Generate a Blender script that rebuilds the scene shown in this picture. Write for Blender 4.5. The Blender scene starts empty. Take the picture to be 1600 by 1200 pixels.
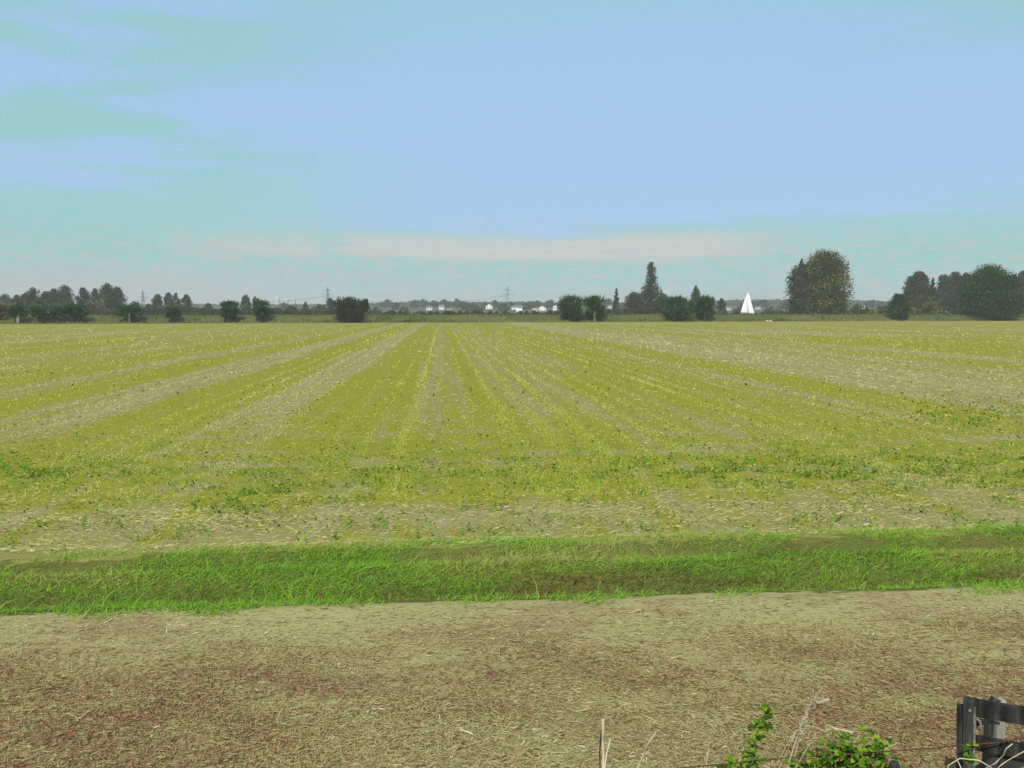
import bpy, math, random
import numpy as np
from mathutils import Vector

# ------------------------------------------------------------------ camera, sky, sun, exposure
scene = bpy.context.scene
COL = scene.collection
rng = np.random.default_rng(11)
random.seed(5)

F = 1543.0                      # focal length in photo pixels (1600 wide)
CAM_H = 3.2
PITCH = math.radians(4.15)
cam_d = bpy.data.cameras.new("camera")
cam = bpy.data.objects.new("camera", cam_d)
COL.objects.link(cam)
cam.location = (0, 0, CAM_H)
cam.rotation_euler = (math.radians(90) - PITCH, 0, 0)
cam_d.sensor_width = 36.0
cam_d.lens = 36.0 * F / 1600.0
cam_d.clip_start = 0.05
cam_d.clip_end = 12000
scene.camera = cam
scene.render.resolution_x, scene.render.resolution_y = 1024, 768

scene.view_settings.view_transform = 'Standard'
scene.view_settings.look = 'None'
scene.view_settings.exposure = 0.0
scene.view_settings.gamma = 1.0
scene.view_settings.use_curve_mapping = False
scene.render.engine = 'CYCLES'
scene.cycles.max_bounces = 5
scene.cycles.diffuse_bounces = 3
scene.cycles.glossy_bounces = 2
scene.cycles.transmission_bounces = 3
scene.cycles.volume_bounces = 1

SUN_EL = math.radians(41)
SUN_DX, SUN_DY = -0.17, -0.985    # horizontal direction towards the sun: behind the camera, a little left
to_sun = Vector((SUN_DX * math.cos(SUN_EL), SUN_DY * math.cos(SUN_EL), math.sin(SUN_EL))).normalized()
sl = bpy.data.lights.new("sun", 'SUN')
sl.energy = 4.2
sl.angle = math.radians(0.5)
sl.color = (1.0, 0.955, 0.86)
so = bpy.data.objects.new("sun", sl)
COL.objects.link(so)
so.rotation_euler = (-to_sun).to_track_quat('-Z', 'Y').to_euler()


class NT:
    """small helper to write node trees"""
    def __init__(self, tree):
        self.t = tree
        tree.nodes.clear()

    def n(self, kind, **kw):
        nd = self.t.nodes.new(kind)
        for k, v in kw.items():
            setattr(nd, k, v)
        return nd

    def link(self, a, b):
        self.t.links.new(a, b)

    def put(self, sock, v):
        if hasattr(v, 'is_output'):
            self.link(v, sock)
        else:
            sock.default_value = v

    def math(self, op, a, b=0.0, c=0.0, clamp=False):
        nd = self.n('ShaderNodeMath', operation=op, use_clamp=clamp)
        self.put(nd.inputs[0], a); self.put(nd.inputs[1], b); self.put(nd.inputs[2], c)
        return nd.outputs[0]

    def mix(self, f, a, b, mode='MIX'):
        nd = self.n('ShaderNodeMix', data_type='RGBA', blend_type=mode)
        self.put(nd.inputs[0], f)
        self.put(nd.inputs[6], a if hasattr(a, 'is_output') else (*a, 1))
        self.put(nd.inputs[7], b if hasattr(b, 'is_output') else (*b, 1))
        return nd.outputs[2]

    def noise(self, vec, scale, detail=3.0, rough=0.55, dist=0.0):
        nd = self.n('ShaderNodeTexNoise')
        if vec is not None:
            self.link(vec, nd.inputs['Vector'])
        nd.inputs['Scale'].default_value = scale
        nd.inputs['Detail'].default_value = detail
        nd.inputs['Roughness'].default_value = rough
        nd.inputs['Distortion'].default_value = dist
        return nd.outputs[0]

    def ramp(self, f, stops, interp='LINEAR'):
        nd = self.n('ShaderNodeValToRGB')
        cr = nd.color_ramp
        cr.interpolation = interp
        while len(cr.elements) < len(stops):
            cr.elements.new(0.5)
        for e, (p, c) in zip(cr.elements, stops):
            e.position = p
            e.color = (*c, 1) if len(c) == 3 else c
        self.link(f, nd.inputs[0])
        return nd.outputs[0]

    def step(self, f, lo, hi):
        nd = self.n('ShaderNodeMapRange', interpolation_type='SMOOTHSTEP')
        self.put(nd.inputs[0], f)
        nd.inputs[1].default_value = lo; nd.inputs[2].default_value = hi
        return nd.outputs[0]

    def comb(self, x, y, z):
        nd = self.n('ShaderNodeCombineXYZ')
        self.put(nd.inputs[0], x); self.put(nd.inputs[1], y); self.put(nd.inputs[2], z)
        return nd.outputs[0]


def srgb(h, k=1.0):
    h = h.lstrip('#')
    out = []
    for i in (0, 2, 4):
        c = int(h[i:i + 2], 16) / 255
        out.append((c / 12.92 if c <= .04045 else ((c + .055) / 1.055) ** 2.4) * k)
    return tuple(out)


# ---- world: physical sky seen through a thin, patchy veil of high cloud
world = bpy.data.worlds.new("World")
scene.world = world
world.use_nodes = True
W = NT(world.node_tree)
wo = W.n('ShaderNodeOutputWorld')
bg = W.n('ShaderNodeBackground')
bg.inputs['Strength'].default_value = 0.1
sky = W.n('ShaderNodeTexSky', sky_type='NISHITA')
sky.sun_disc = False
sky.sun_elevation = SUN_EL
sky.sun_rotation = math.atan2(SUN_DX, SUN_DY)
tc = W.n('ShaderNodeTexCoord')
sx = W.n('ShaderNodeSeparateXYZ')
W.link(tc.outputs['Generated'], sx.inputs[0])
X, Y, Z = sx.outputs
K = 10.0                        # the veil is given in picture values; background strength is 0.1
streak = W.comb(W.math('MULTIPLY', X, 1.0), W.math('MULTIPLY', Y, 1.0), W.math('MULTIPLY', Z, 7.0))
nbig = W.noise(streak, 3.2, 4, .6)
nmid = W.noise(streak, 14, 4, .62)
fine_v = W.comb(X, Y, W.math('MULTIPLY', Z, 4.0))
nfine = W.noise(fine_v, 60, 3, .6)
nfine2 = W.noise(fine_v, 190, 2, .6)
wob = W.math('ADD', W.math('MULTIPLY', W.math('SUBTRACT', nbig, .5), .085),
             W.math('MULTIPLY', W.math('SUBTRACT', nmid, .5), .040))
ngrain = W.noise(fine_v, 420, 2, .7)
wob = W.math('ADD', wob, W.math('MULTIPLY', W.math('SUBTRACT', nfine, .5), .022))
wob = W.math('ADD', wob, W.math('MULTIPLY', W.math('SUBTRACT', ngrain, .5), .030))
# the veil hangs lower in the middle of the view than at its sides
side = W.math('ADD', W.math('MULTIPLY', W.step(X, -.12, -.46), .022), W.math('MULTIPLY', W.step(X, .16, .46), .014))
elev = W.math('SUBTRACT', W.math('ADD', Z, wob), side)
blue, teal, grey, pale = srgb('A6CAF0', K), srgb('99CCCC', K), srgb('B4B8B8', K), srgb('C4C4C6', K)
veil = W.ramp(W.math('MULTIPLY', elev, 3.0),
              [(0.0, srgb('A8B4B8', K)), (.03, srgb('A2BEC2', K)), (.075, srgb('92C8CA', K)), (.17, srgb('94CBCB', K)), (.235, srgb('9ACBD4', K)),
               (.28, blue), (.74, blue), (.88, srgb('A0CEE6', K)), (1.0, srgb('99CDD6', K))])
# a broken pale streak of cloud over the middle of the horizon
zc = W.math('SUBTRACT', W.math('ADD', Z, W.math('MULTIPLY', wob, .35)), .0655)
streak_f = W.math('MULTIPLY', W.step(W.math('ABSOLUTE', zc), .0175, .006), W.step(W.math('ADD', nmid, W.math('MULTIPLY', W.math('SUBTRACT', ngrain, .5), .5)), .24, .42))
streak_f = W.math('MULTIPLY', streak_f, W.math('MULTIPLY', W.step(X, -.36, -.24), W.step(X, .30, .18)))
veil = W.mix(W.math('MULTIPLY', streak_f, .95), veil, srgb('C8CCC8', K))
# teal wisps, mostly to the left and in the upper corners
left = W.math('ADD', W.step(X, -.02, -.34), W.math('MULTIPLY', W.math('MULTIPLY', W.step(X, .2, .45), W.step(Z, .2, .28)), 1.0))
wisp = W.math('MULTIPLY', W.step(W.math('ADD', nbig, W.math('MULTIPLY', W.math('SUBTRACT', ngrain, .5), .35)), .42, .56), left, clamp=True)
veil = W.mix(W.math('MULTIPLY', wisp, .9), veil, teal)
# mottled grey flecks close to the horizon
fleck = W.math('MULTIPLY', W.step(W.math('ADD', W.math('MULTIPLY', nfine, .6), W.math('MULTIPLY', ngrain, .5)), .53, .62), W.step(Z, .10, .05))
veil = W.mix(W.math('MULTIPLY', fleck, .75), veil, srgb('C4BFC0', K))
lowgrey = W.math('MULTIPLY', W.math('MULTIPLY', W.step(W.math('ADD', Z, W.math('MULTIPLY', wob, .25)), .050, .022), W.step(X, -.05, -.36)), .75)
veil = W.mix(lowgrey, veil, srgb('B6B8BA', K))
skyc = W.mix(.88, sky.outputs[0], veil)
W.link(skyc, bg.inputs['Color'])
W.link(bg.outputs[0], wo.inputs['Surface'])


# ------------------------------------------------------------------ helpers
def at(px, py, d):
    """point on the photo's line of sight (px, py) at depth d metres"""
    u, v = (px - 800) / F, (600 - py) / F
    dy = math.cos(PITCH) + v * math.sin(PITCH)
    dz = -math.sin(PITCH) + v * math.cos(PITCH)
    k = d / dy
    return Vector((u * k, d, CAM_H + dz * k))


def mesh_np(name, verts, faces, mat, parent=None, var=None, smooth=False, mats=None, midx=None):
    verts = np.asarray(verts, dtype=np.float32).reshape(-1, 3)
    faces = np.asarray(faces, dtype=np.int32)
    nf, k = faces.shape
    me = bpy.data.meshes.new(name)
    me.vertices.add(len(verts)); me.vertices.foreach_set('co', verts.ravel())
    me.loops.add(nf * k); me.loops.foreach_set('vertex_index', faces.ravel())
    me.polygons.add(nf)
    me.polygons.foreach_set('loop_start', np.arange(0, nf * k, k, dtype=np.int32))
    me.polygons.foreach_set('loop_total', np.full(nf, k, dtype=np.int32))
    if smooth:
        me.polygons.foreach_set('use_smooth', np.ones(nf, dtype=bool))
    if var is not None:
        a = me.attributes.new('var', 'FLOAT', 'FACE')
        a.data.foreach_set('value', np.asarray(var, dtype=np.float32))
    for m in (mats or [mat]):
        me.materials.append(m)
    if midx is not None:
        me.polygons.foreach_set('material_index', np.asarray(midx, dtype=np.int32))
    me.update()
    me.validate()
    o = bpy.data.objects.new(name, me)
    COL.objects.link(o)
    if parent:
        o.parent = parent
    return o


def tag(o, label=None, cat=None, group=None, kind=None):
    if label: o['label'] = label
    if cat: o['category'] = cat
    if group: o['group'] = group
    if kind: o['kind'] = kind
    return o


def empty(name, loc, rz=0.0):
    o = bpy.data.objects.new(name, None)
    COL.objects.link(o)
    o.location = loc
    o.rotation_euler = (0, 0, rz)
    o.empty_display_size = .2
    return o


class MB:
    """collects boxes, tubes and polygons into one mesh"""
    def __init__(self):
        self.v, self.f = [], []

    def poly(self, pts):
        b = len(self.v)
        self.v += [tuple(p) for p in pts]
        self.f.append(tuple(range(b, b + len(pts))))

    def prism(self, pts, off):
        b = len(self.v); n = len(pts); off = Vector(off)
        self.v += [tuple(p) for p in pts] + [tuple(Vector(p) + off) for p in pts]
        self.f.append(tuple(range(b + n - 1, b - 1, -1)))
        self.f.append(tuple(range(b + n, b + 2 * n)))
        for i in range(n):
            j = (i + 1) % n
            self.f.append((b + i, b + j, b + n + j, b + n + i))

    def box(self, c, s):
        x, y, z = c; a, b, h = s[0] / 2, s[1] / 2, s[2] / 2
        self.prism([(x - a, y - b, z - h), (x + a, y - b, z - h), (x + a, y + b, z - h), (x - a, y + b, z - h)], (0, 0, s[2]))

    def beam(self, p, q, w, h, up=(0, 0, 1)):
        p, q = Vector(p), Vector(q)
        d = (q - p).normalized()
        side = d.cross(Vector(up))
        if side.length < 1e-3:
            side = d.cross(Vector((0, 1, 0)))
        side.normalize()
        u = side.cross(d).normalized()
        a, b = side * w / 2, u * h / 2
        self.prism([p - a - b, p + a - b, p + a + b, p - a + b], q - p)

    def tube(self, pts, radii, n=6, cap=True):
        pts = [Vector(p) for p in pts]
        if not hasattr(radii, '__len__'):
            radii = [radii] * len(pts)
        b = len(self.v)
        for i, p in enumerate(pts):
            d = (pts[min(i + 1, len(pts) - 1)] - pts[max(i - 1, 0)]).normalized()
            ref = Vector((0, 0, 1)) if abs(d.z) < .9 else Vector((1, 0, 0))
            s = d.cross(ref).normalized(); u = s.cross(d).normalized()
            for k in range(n):
                a = 2 * math.pi * k / n
                self.v.append(tuple(p + (s * math.cos(a) + u * math.sin(a)) * radii[i]))
        for i in range(len(pts) - 1):
            for k in range(n):
                k2 = (k + 1) % n
                self.f.append((b + i * n + k, b + i * n + k2, b + (i + 1) * n + k2, b + (i + 1) * n + k))
        if cap:
            self.f.append(tuple(range(b + n - 1, b - 1, -1)))
            e = b + (len(pts) - 1) * n
            self.f.append(tuple(range(e, e + n)))

    def build(self, name, mat, parent=None, smooth=False, bevel=0.0):
        me = bpy.data.meshes.new(name)
        me.from_pydata(self.v, [], self.f)
        me.materials.append(mat)
        if smooth:
            for p in me.polygons:
                p.use_smooth = True
        me.update()
        o = bpy.data.objects.new(name, me)
        COL.objects.link(o)
        if parent:
            o.parent = parent
        if bevel:
            m = o.modifiers.new('bevel', 'BEVEL')
            m.width = bevel; m.segments = 2; m.limit_method = 'ANGLE'
        return o


def blades(pos, direc, length, width, bend=0.0, segs=1, flat=None):
    """ribbons: pos (N,3), direc (N,3) unit, tapered to a point when segs>1"""
    N = len(pos)
    r = rng.normal(size=(N, 3)) if flat is None else flat
    side = np.cross(direc, r)
    side /= (np.linalg.norm(side, axis=1, keepdims=True) + 1e-9)
    L, Wd = length[:, None], width[:, None]
    if segs == 1:
        v = np.stack([pos - side * Wd / 2, pos + side * Wd / 2,
                      pos + direc * L + side * Wd / 2 * .7, pos + direc * L - side * Wd / 2 * .7], 1)
        f = np.arange(N * 4).reshape(N, 4)
        return v.reshape(-1, 3), f, np.repeat(np.arange(N), 1)
    droop = rng.normal(size=(N, 3)) * [1, 1, 0]
    droop /= np.linalg.norm(droop, axis=1, keepdims=True) + 1e-9
    droop[:, 2] = -.35
    b = bend if hasattr(bend, '__len__') else np.full(N, bend)
    mid = pos + direc * L * .55 + droop * (b * length * .18)[:, None]
    tip = pos + direc * L + droop * (b * length * .75)[:, None]
    v = np.stack([pos - side * Wd / 2, pos + side * Wd / 2, mid + side * Wd * .42, mid - side * Wd * .42,
                  tip + side * Wd * .06, tip - side * Wd * .06], 1)
    i = np.arange(N)[:, None] * 6
    f = np.concatenate([i + [0, 1, 2, 3], i + [3, 2, 4, 5]], 1).reshape(-1, 4)
    return v.reshape(-1, 3), f, np.repeat(np.arange(N), 2)


def unit(a):
    return a / (np.linalg.norm(a, axis=1, keepdims=True) + 1e-9)


# ------------------------------------------------------------------ materials
def new_mat(name):
    m = bpy.data.materials.new(name)
    m.use_nodes = True
    t = NT(m.node_tree)
    out = t.n('ShaderNodeOutputMaterial')
    return m, t, out


def principled(t, out, color, rough=.8, spec=.2, bump=None, bump_d=.02, bump_s=.5):
    p = t.n('ShaderNodeBsdfPrincipled')
    t.put(p.inputs['Base Color'], color if hasattr(color, 'is_output') else (*color, 1))
    t.put(p.inputs['Roughness'], rough)
    p.inputs['Specular IOR Level'].default_value = spec
    if bump is not None:
        b = t.n('ShaderNodeBump')
        b.inputs['Strength'].default_value = bump_s
        b.inputs['Distance'].default_value = bump_d
        t.link(bump, b.inputs['Height'])
        t.link(b.outputs[0], p.inputs['Normal'])
    t.link(p.outputs[0], out.inputs['Surface'])
    return p


def ramp_mat(name, stops, transl=0.0, interp='LINEAR', gloss=0.0):
    """colour picked per face from the 'var' attribute"""
    m, t, out = new_mat(name)
    a = t.n('ShaderNodeAttribute', attribute_name='var')
    c = t.ramp(a.outputs['Fac'], stops, interp)
    d = t.n('ShaderNodeBsdfDiffuse')
    t.link(c, d.inputs['Color'])
    sh = d.outputs[0]
    if transl:
        tr = t.n('ShaderNodeBsdfTranslucent')
        t.link(c, tr.inputs['Color'])
        mx = t.n('ShaderNodeMixShader')
        mx.inputs[0].default_value = transl
        t.link(sh, mx.inputs[1]); t.link(tr.outputs[0], mx.inputs[2])
        sh = mx.outputs[0]
    t.link(sh, out.inputs['Surface'])
    return m


def plain_mat(name, c1, c2=None, scale=8.0, rough=.7, spec=.25, bump=0.0, stretch=(1, 1, 1)):
    m, t, out = new_mat(name)
    tcn = t.n('ShaderNodeTexCoord')
    mp = t.n('ShaderNodeMapping')
    mp.inputs['Scale'].default_value = stretch
    t.link(tcn.outputs['Object'], mp.inputs[0])
    n1 = t.noise(mp.outputs[0], scale, 5, .65)
    c = t.mix(t.step(n1, .35, .65), c1, c2 or tuple(x * .75 for x in c1))
    principled(t, out, c, rough, spec, n1 if bump else None, bump, .6)
    return m


# field / land coordinates: s across the drilled rows, q away from the ditch
ROW, DIT = 0.071, 0.096


def sq(x, y):
    return x + ROW * y, y - DIT * x


STRIPES = [(-36, .35), (-33, .75), (-30, .3), (-27, .8), (-25, .3), (-22.6, .35), (-21, .95), (-19.2, .95), (-18, .2), (-16.8, .25), (-16, .95), (-14, .9),
           (-13, .2), (-10.8, .0), (-9.9, .9), (-7.6, 1.0), (-6.6, .1), (-4.8, .0), (-3.9, .9), (-1.6, .85), (-.4, .3),
           (1.2, .85), (2.4, .4), (4.2, .7), (7, .55), (9, .85), (12, .75), (14, .35), (15.8, .95), (17.3, .95), (18.3, .1), (25, .0),
           (27, .4), (30, .2), (33, .7), (36, .4)]
STRIPES = [st for st in STRIPES if st[0] not in (-36, 36, -22.6, 4.2)]


def land_mat(name):
    return new_mat(name)


def field_material():
    m, t, out = new_mat('stubble_field')
    tcn = t.n('ShaderNodeTexCoord')
    sp = t.n('ShaderNodeSeparateXYZ'); t.link(tcn.outputs['Object'], sp.inputs[0])
    x, y, z = sp.outputs
    s = t.math('ADD', x, t.math('MULTIPLY', y, ROW))
    q = t.math('SUBTRACT', y, t.math('MULTIPLY', x, DIT))
    v2 = t.comb(s, q, 0.0)
    vlong = t.comb(s, t.math('MULTIPLY', q, .08), 0.0)
    nb = t.noise(v2, .22, 4, .6)
    nm = t.noise(v2, 1.1, 4, .65)
    nf = t.noise(v2, 9.0, 4, .7)
    nl = t.noise(vlong, .55, 4, .65)
    nrow = t.noise(t.comb(s, t.math('MULTIPLY', q, .025), 0.0), 1.5, 3, .65)
    sw = t.math('ADD', s, t.math('MULTIPLY', t.math('SUBTRACT', nl, .5), 2.6))
    st = t.ramp(t.math('MULTIPLY', t.math('ADD', sw, 34), 1 / 68.0),
                [((p + 34) / 68.0, (c, c, c)) for p, c in STRIPES if -34 <= p <= 34])
    # far outside the measured rows fall back on noise along the rows
    outw = t.step(t.math('ABSOLUTE', s), 30, 40)
    nl2 = t.noise(vlong, .2, 3, .6)
    st = t.mix(outw, st, t.step(nl2, .42, .56))
    # headland: patches instead of rows
    nh = t.noise(t.comb(t.math('MULTIPLY', s, .35), q, 0.0), .55, 4, .6)
    hq = t.math('ADD', q, t.math('MULTIPLY', t.math('SUBTRACT', nb, .5), 14))
    head = t.step(hq, 36, 22)
    st = t.mix(t.math('MULTIPLY', head, .8), st, t.step(nh, .30, .56))
    strawband = t.step(t.math('ADD', q, t.math('MULTIPLY', t.math('SUBTRACT', nm, .5), 2.0)), 17.3, 15.8)
    st = t.math('MULTIPLY', st, t.math('SUBTRACT', 1.0, t.math('MULTIPLY', strawband, .6)))
    jit = t.math('ADD', st, t.math('ADD', t.math('MULTIPLY', t.math('SUBTRACT', nm, .5), 1.2), t.math('ADD', t.math('MULTIPLY', t.math('SUBTRACT', nf, .5), 1.3), t.math('MULTIPLY', t.math('SUBTRACT', nrow, .5), 2.6))))
    olive = t.step(jit, .20, .78)
    palef = t.math('MULTIPLY', t.step(jit, .20, -.25), .8)
    c = t.mix(olive, FIELD_KHAKI, FIELD_OLIVE)
    c = t.mix(palef, c, FIELD_PALE)
    # weeds giving a greener tinge close to the headland
    gr = t.math('MULTIPLY', t.step(t.math('ADD', nm, t.math('MULTIPLY', t.math('SUBTRACT', nf, .5), .8)), .50, .68), t.math('MULTIPLY', t.step(q, 30, 22), t.step(q, 16.5, 18)))
    c = t.mix(t.math('MULTIPLY', gr, .55), c, FIELD_GREEN)
    val = t.math('ADD', .68, t.math('MULTIPLY', nf, .62))
    c = t.mix(1.0, c, t.comb(val, val, val), 'MULTIPLY')
    principled(t, out, c, .95, .05, nf, .05, .7)
    return m


FIELD_KHAKI = (.285, .234, .092)
FIELD_OLIVE = (.258, .230, .024)
FIELD_PALE = (.345, .270, .135)
FIELD_GREEN = (.100, .200, .022)


def soil_mat(name, cols, scale=1.2, stretch=.5, bump=.03, edges=None):
    """three-colour patchy ground: cols = base, patch, fleck"""
    m, t, out = new_mat(name)
    tcn = t.n('ShaderNodeTexCoord')
    sp = t.n('ShaderNodeSeparateXYZ'); t.link(tcn.outputs['Object'], sp.inputs[0])
    x, y, z = sp.outputs
    s = t.math('ADD', x, t.math('MULTIPLY', y, ROW))
    q = t.math('SUBTRACT', y, t.math('MULTIPLY', x, DIT))
    v = t.comb(t.math('MULTIPLY', s, stretch), q, z)
    n1 = t.noise(v, scale, 4, .6)
    n2 = t.noise(v, scale * 6, 4, .7)
    n3 = t.noise(v, scale * 24, 3, .7)
    a = t.math('ADD', n1, t.math('MULTIPLY', t.math('SUBTRACT', n2, .5), .7))
    c = t.mix(t.step(a, .45, .62), cols[0], cols[1])
    c = t.mix(t.step(t.math('ADD', n3, t.math('MULTIPLY', t.math('SUBTRACT', n2, .5), .4)), .54, .68), c, cols[2])
    if edges:       # the soil of the neighbouring strips runs raggedly into this one
        (qa, ca), (qb, cb) = edges
        w = t.math('ADD', t.math('MULTIPLY', t.math('SUBTRACT', n1, .5), .9), t.math('MULTIPLY', t.math('SUBTRACT', n2, .5), .7))
        qq = t.math('ADD', q, w)
        c = t.mix(t.step(qq, qa + .06, qa - .02), c, ca)
        c = t.mix(t.step(qq, qb - .04, qb + .10), c, cb)
    principled(t, out, c, .95, .05, n3, bump, .8)
    return m


M = {}
M['field'] = field_material()
M['verge'] = soil_mat('dry_verge', [(.37, .31, .140), (.31, .22, .115), (.165, .105, .048)], .8, .55)
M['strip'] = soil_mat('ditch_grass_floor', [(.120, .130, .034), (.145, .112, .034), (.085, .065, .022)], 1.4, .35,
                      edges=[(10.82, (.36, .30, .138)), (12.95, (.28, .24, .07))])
M['bank'] = soil_mat('river_bank_turf', [(.095, .090, .030), (.125, .115, .040), (.065, .062, .025)], .12, .35, .2)
M['land'] = soil_mat('far_pasture', [(.075, .078, .042), (.13, .12, .06), (.05, .055, .03)], .01, .4, .2)
M['hay'] = ramp_mat('mown_hay', [(0, (.12, .075, .030)), (.16, (.34, .125, .095)), (.33, (.38, .190, .130)), (.48, (.41, .345, .155)), (.7, (.44, .375, .17)),
                                 (.92, (.50, .435, .22)), (1, (.68, .62, .44))], .2)
M['straw'] = ramp_mat('straw', [(0, (.13, .095, .035)), (.18, (.26, .22, .08)), (.4, (.42, .37, .15)), (.62, (.62, .55, .22)), (.82, (.70, .50, .30)), (1, (.80, .76, .56))], .2)
M['stubble'] = ramp_mat('stubble_green', [(0, (.20, .26, .03)), (.4, (.36, .40, .05)), (.7, (.55, .52, .12)), (1, (.66, .58, .30))], .2)
M['grass'] = ramp_mat('grass', [(0, (.10, .080, .024)), (.2, (.125, .165, .028)), (.45, (.235, .45, .050)), (.7, (.31, .50, .060)), (.86, (.36, .36, .065)), (1, (.50, .45, .17))], .4)
M['weed'] = ramp_mat('weeds', [(0, (.05, .07, .012)), (.3, (.09, .16, .018)), (.7, (.16, .27, .03)), (1, (.36, .38, .05))], .2)
M['reed'] = ramp_mat('reeds', [(0, (.04, .05, .022)), (.35, (.075, .088, .030)), (.6, (.12, .145, .045)), (.8, (.22, .23, .08)), (1, (.34, .31, .14))], .2)
M['leaf_willow'] = ramp_mat('willow_leaves', [(0, (.012, .022, .010)), (.45, (.024, .046, .016)), (.75, (.036, .105, .028)), (1, (.080, .155, .05))], .2)  # brighter upper greens paint sunlit parts into the crown
M['leaf_dark'] = ramp_mat('dark_leaves', [(0, (.014, .020, .012)), (.5, (.030, .038, .022)), (1, (.065, .072, .042))], .2)
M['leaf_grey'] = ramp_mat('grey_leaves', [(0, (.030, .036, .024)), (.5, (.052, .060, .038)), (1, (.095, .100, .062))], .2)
M['leaf_olive'] = ramp_mat('olive_leaves', [(0, (.026, .028, .016)), (.4, (.060, .060, .027)), (.7, (.125, .118, .036)), (1, (.30, .27, .06))], .2)  # top stops paint sunlit flecks into the foliage colour
M['leaf_bramble'] = ramp_mat('bramble_leaves', [(0, (.02, .045, .008)), (.4, (.06, .13, .014)), (.75, (.16, .28, .02)), (1, (.34, .36, .04))], .25)
M['bark'] = plain_mat('bark', (.14, .125, .10), (.07, .06, .048), 6, .9, .1, .03, (1, 1, .25))
M['bark_pale'] = plain_mat('pale_bark', (.40, .37, .29), (.22, .20, .15), 5, .9, .1, .03, (1, 1, .25))
M['tar_wood'] = plain_mat('tarred_wood', (.012, .0115, .012), (.050, .047, .044), 17, .8, .12, .004, (1, 1, .2))
M['worn_wood'] = plain_mat('worn_grey_wood', (.23, .22, .185), (.36, .34, .30), 18, .85, .15, .006, (1, 1, .12))
M['post_wood'] = plain_mat('dark_post_wood', (.026, .025, .025), (.075, .071, .066), 22, .85, .15, .006, (1, 1, .15))
M['edging_wood'] = plain_mat('split_grey_wood', (.06, .057, .052), (.30, .28, .24), 26, .9, .1, .004, (1, 1, .3))
M['iron'] = plain_mat('galvanised_iron', (.25, .25, .25), (.16, .15, .14), 30, .55, .4)
M['rust'] = plain_mat('rusty_wire', (.13, .042, .030), (.06, .030, .024), 60, .8, .2)
M['stalk'] = plain_mat('dead_stalk', (.58, .50, .37), (.46, .38, .26), 30, .8, .2)
M['sail'] = plain_mat('sailcloth', (.86, .86, .84), (.82, .82, .81), .6, .75, .15)
M['hull'] = plain_mat('boat_hull', (.55, .53, .50), (.45, .43, .40), 2, .4, .4)
M['alu'] = plain_mat('mast_metal', (.55, .55, .55), (.5, .5, .5), 2, .4, .5)
M['white_wall'] = plain_mat('white_render', (.82, .81, .78), (.74, .73, .69), .5, .85, .1)
M['cream_wall'] = plain_mat('cream_render', (.60, .58, .40), (.52, .50, .36), .5, .85, .1)
M['tile'] = plain_mat('roof_tiles', (.28, .20, .15), (.22, .16, .12), 2, .85, .1)
M['slate'] = plain_mat('slate_roof', (.20, .20, .21), (.15, .15, .16), 2, .8, .2)
M['orange_tile'] = plain_mat('orange_tiles', (.46, .28, .13), (.36, .22, .10), 2, .85, .1)
M['pane'] = plain_mat('window_glass', (.04, .05, .06), (.06, .07, .08), 1, .1, .5)
M['steel'] = plain_mat('pylon_steel', (.16, .16, .17), (.12, .12, .13), 1, .6, .4)
M['concrete'] = plain_mat('pale_concrete', (.46, .45, .44), (.40, .39, .38), .02, .9, .1)
M['ridge'] = soil_mat('ridge_ground', [(.05, .06, .03), (.08, .085, .04), (.04, .045, .025)], .01, .5, .2)


def water_mat():
    m, t, out = new_mat('river_water')
    tcn = t.n('ShaderNodeTexCoord')
    n1 = t.noise(tcn.outputs['Object'], 1.2, 4, .6)
    principled(t, out, (.05, .07, .07), .12, .5, n1, .05, .4)
    return m


M['water'] = water_mat()


# ------------------------------------------------------------------ land
def sheet(name, S, Q, zf, mat):
    """grid in row/ditch coordinates; zf(s, q) -> height"""
    S, Q = np.asarray(S, float), np.asarray(Q, float)
    ss, qq = np.meshgrid(S, Q)
    # invert s = x + ROW*y ; q = y - DIT*x
    det = 1 + ROW * DIT
    x = (ss - ROW * qq) / det
    y = (qq + DIT * ss) / det
    z = zf(x, y, ss, qq)
    v = np.stack([x, y, z], -1).reshape(-1, 3)
    a, b = len(Q), len(S)
    i = (np.arange(a - 1)[:, None] * b + np.arange(b - 1)[None]).ravel()
    f = np.stack([i, i + 1, i + 1 + b, i + b], 1)
    o = mesh_np(name, v, f, mat, smooth=True)
    o['kind'] = 'structure'
    return o


GZ = -.8          # level of the land beyond the river


def lumps(x, y, a, l):
    return a * (np.sin(x / l + 1.3 * np.sin(y / l * .7)) * np.cos(y / l * 1.2 + .8 * np.sin(x / l * .6)))


def edge_q(s):     # the far edge of the field, in q, as it runs along s
    return 312 + .22 * np.clip(s, -220, 260)


Q0, Q1 = 10.72, 13.75


def strip_z(x, y, s, q):
    u = np.clip((q - Q0) / (Q1 - Q0), 0, 1)
    prof = np.interp(u, [0, .08, .2, .38, .5, .6, .74, .9, 1], [0, -.02, -.26, -.10, .05, -.04, .12, .08, 0])
    rightness = np.clip((x + 6) / 12, 0, 1)
    return prof * (.65 + .5 * rightness) + lumps(x, y, .025, .6) * np.sin(u * math.pi)


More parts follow.
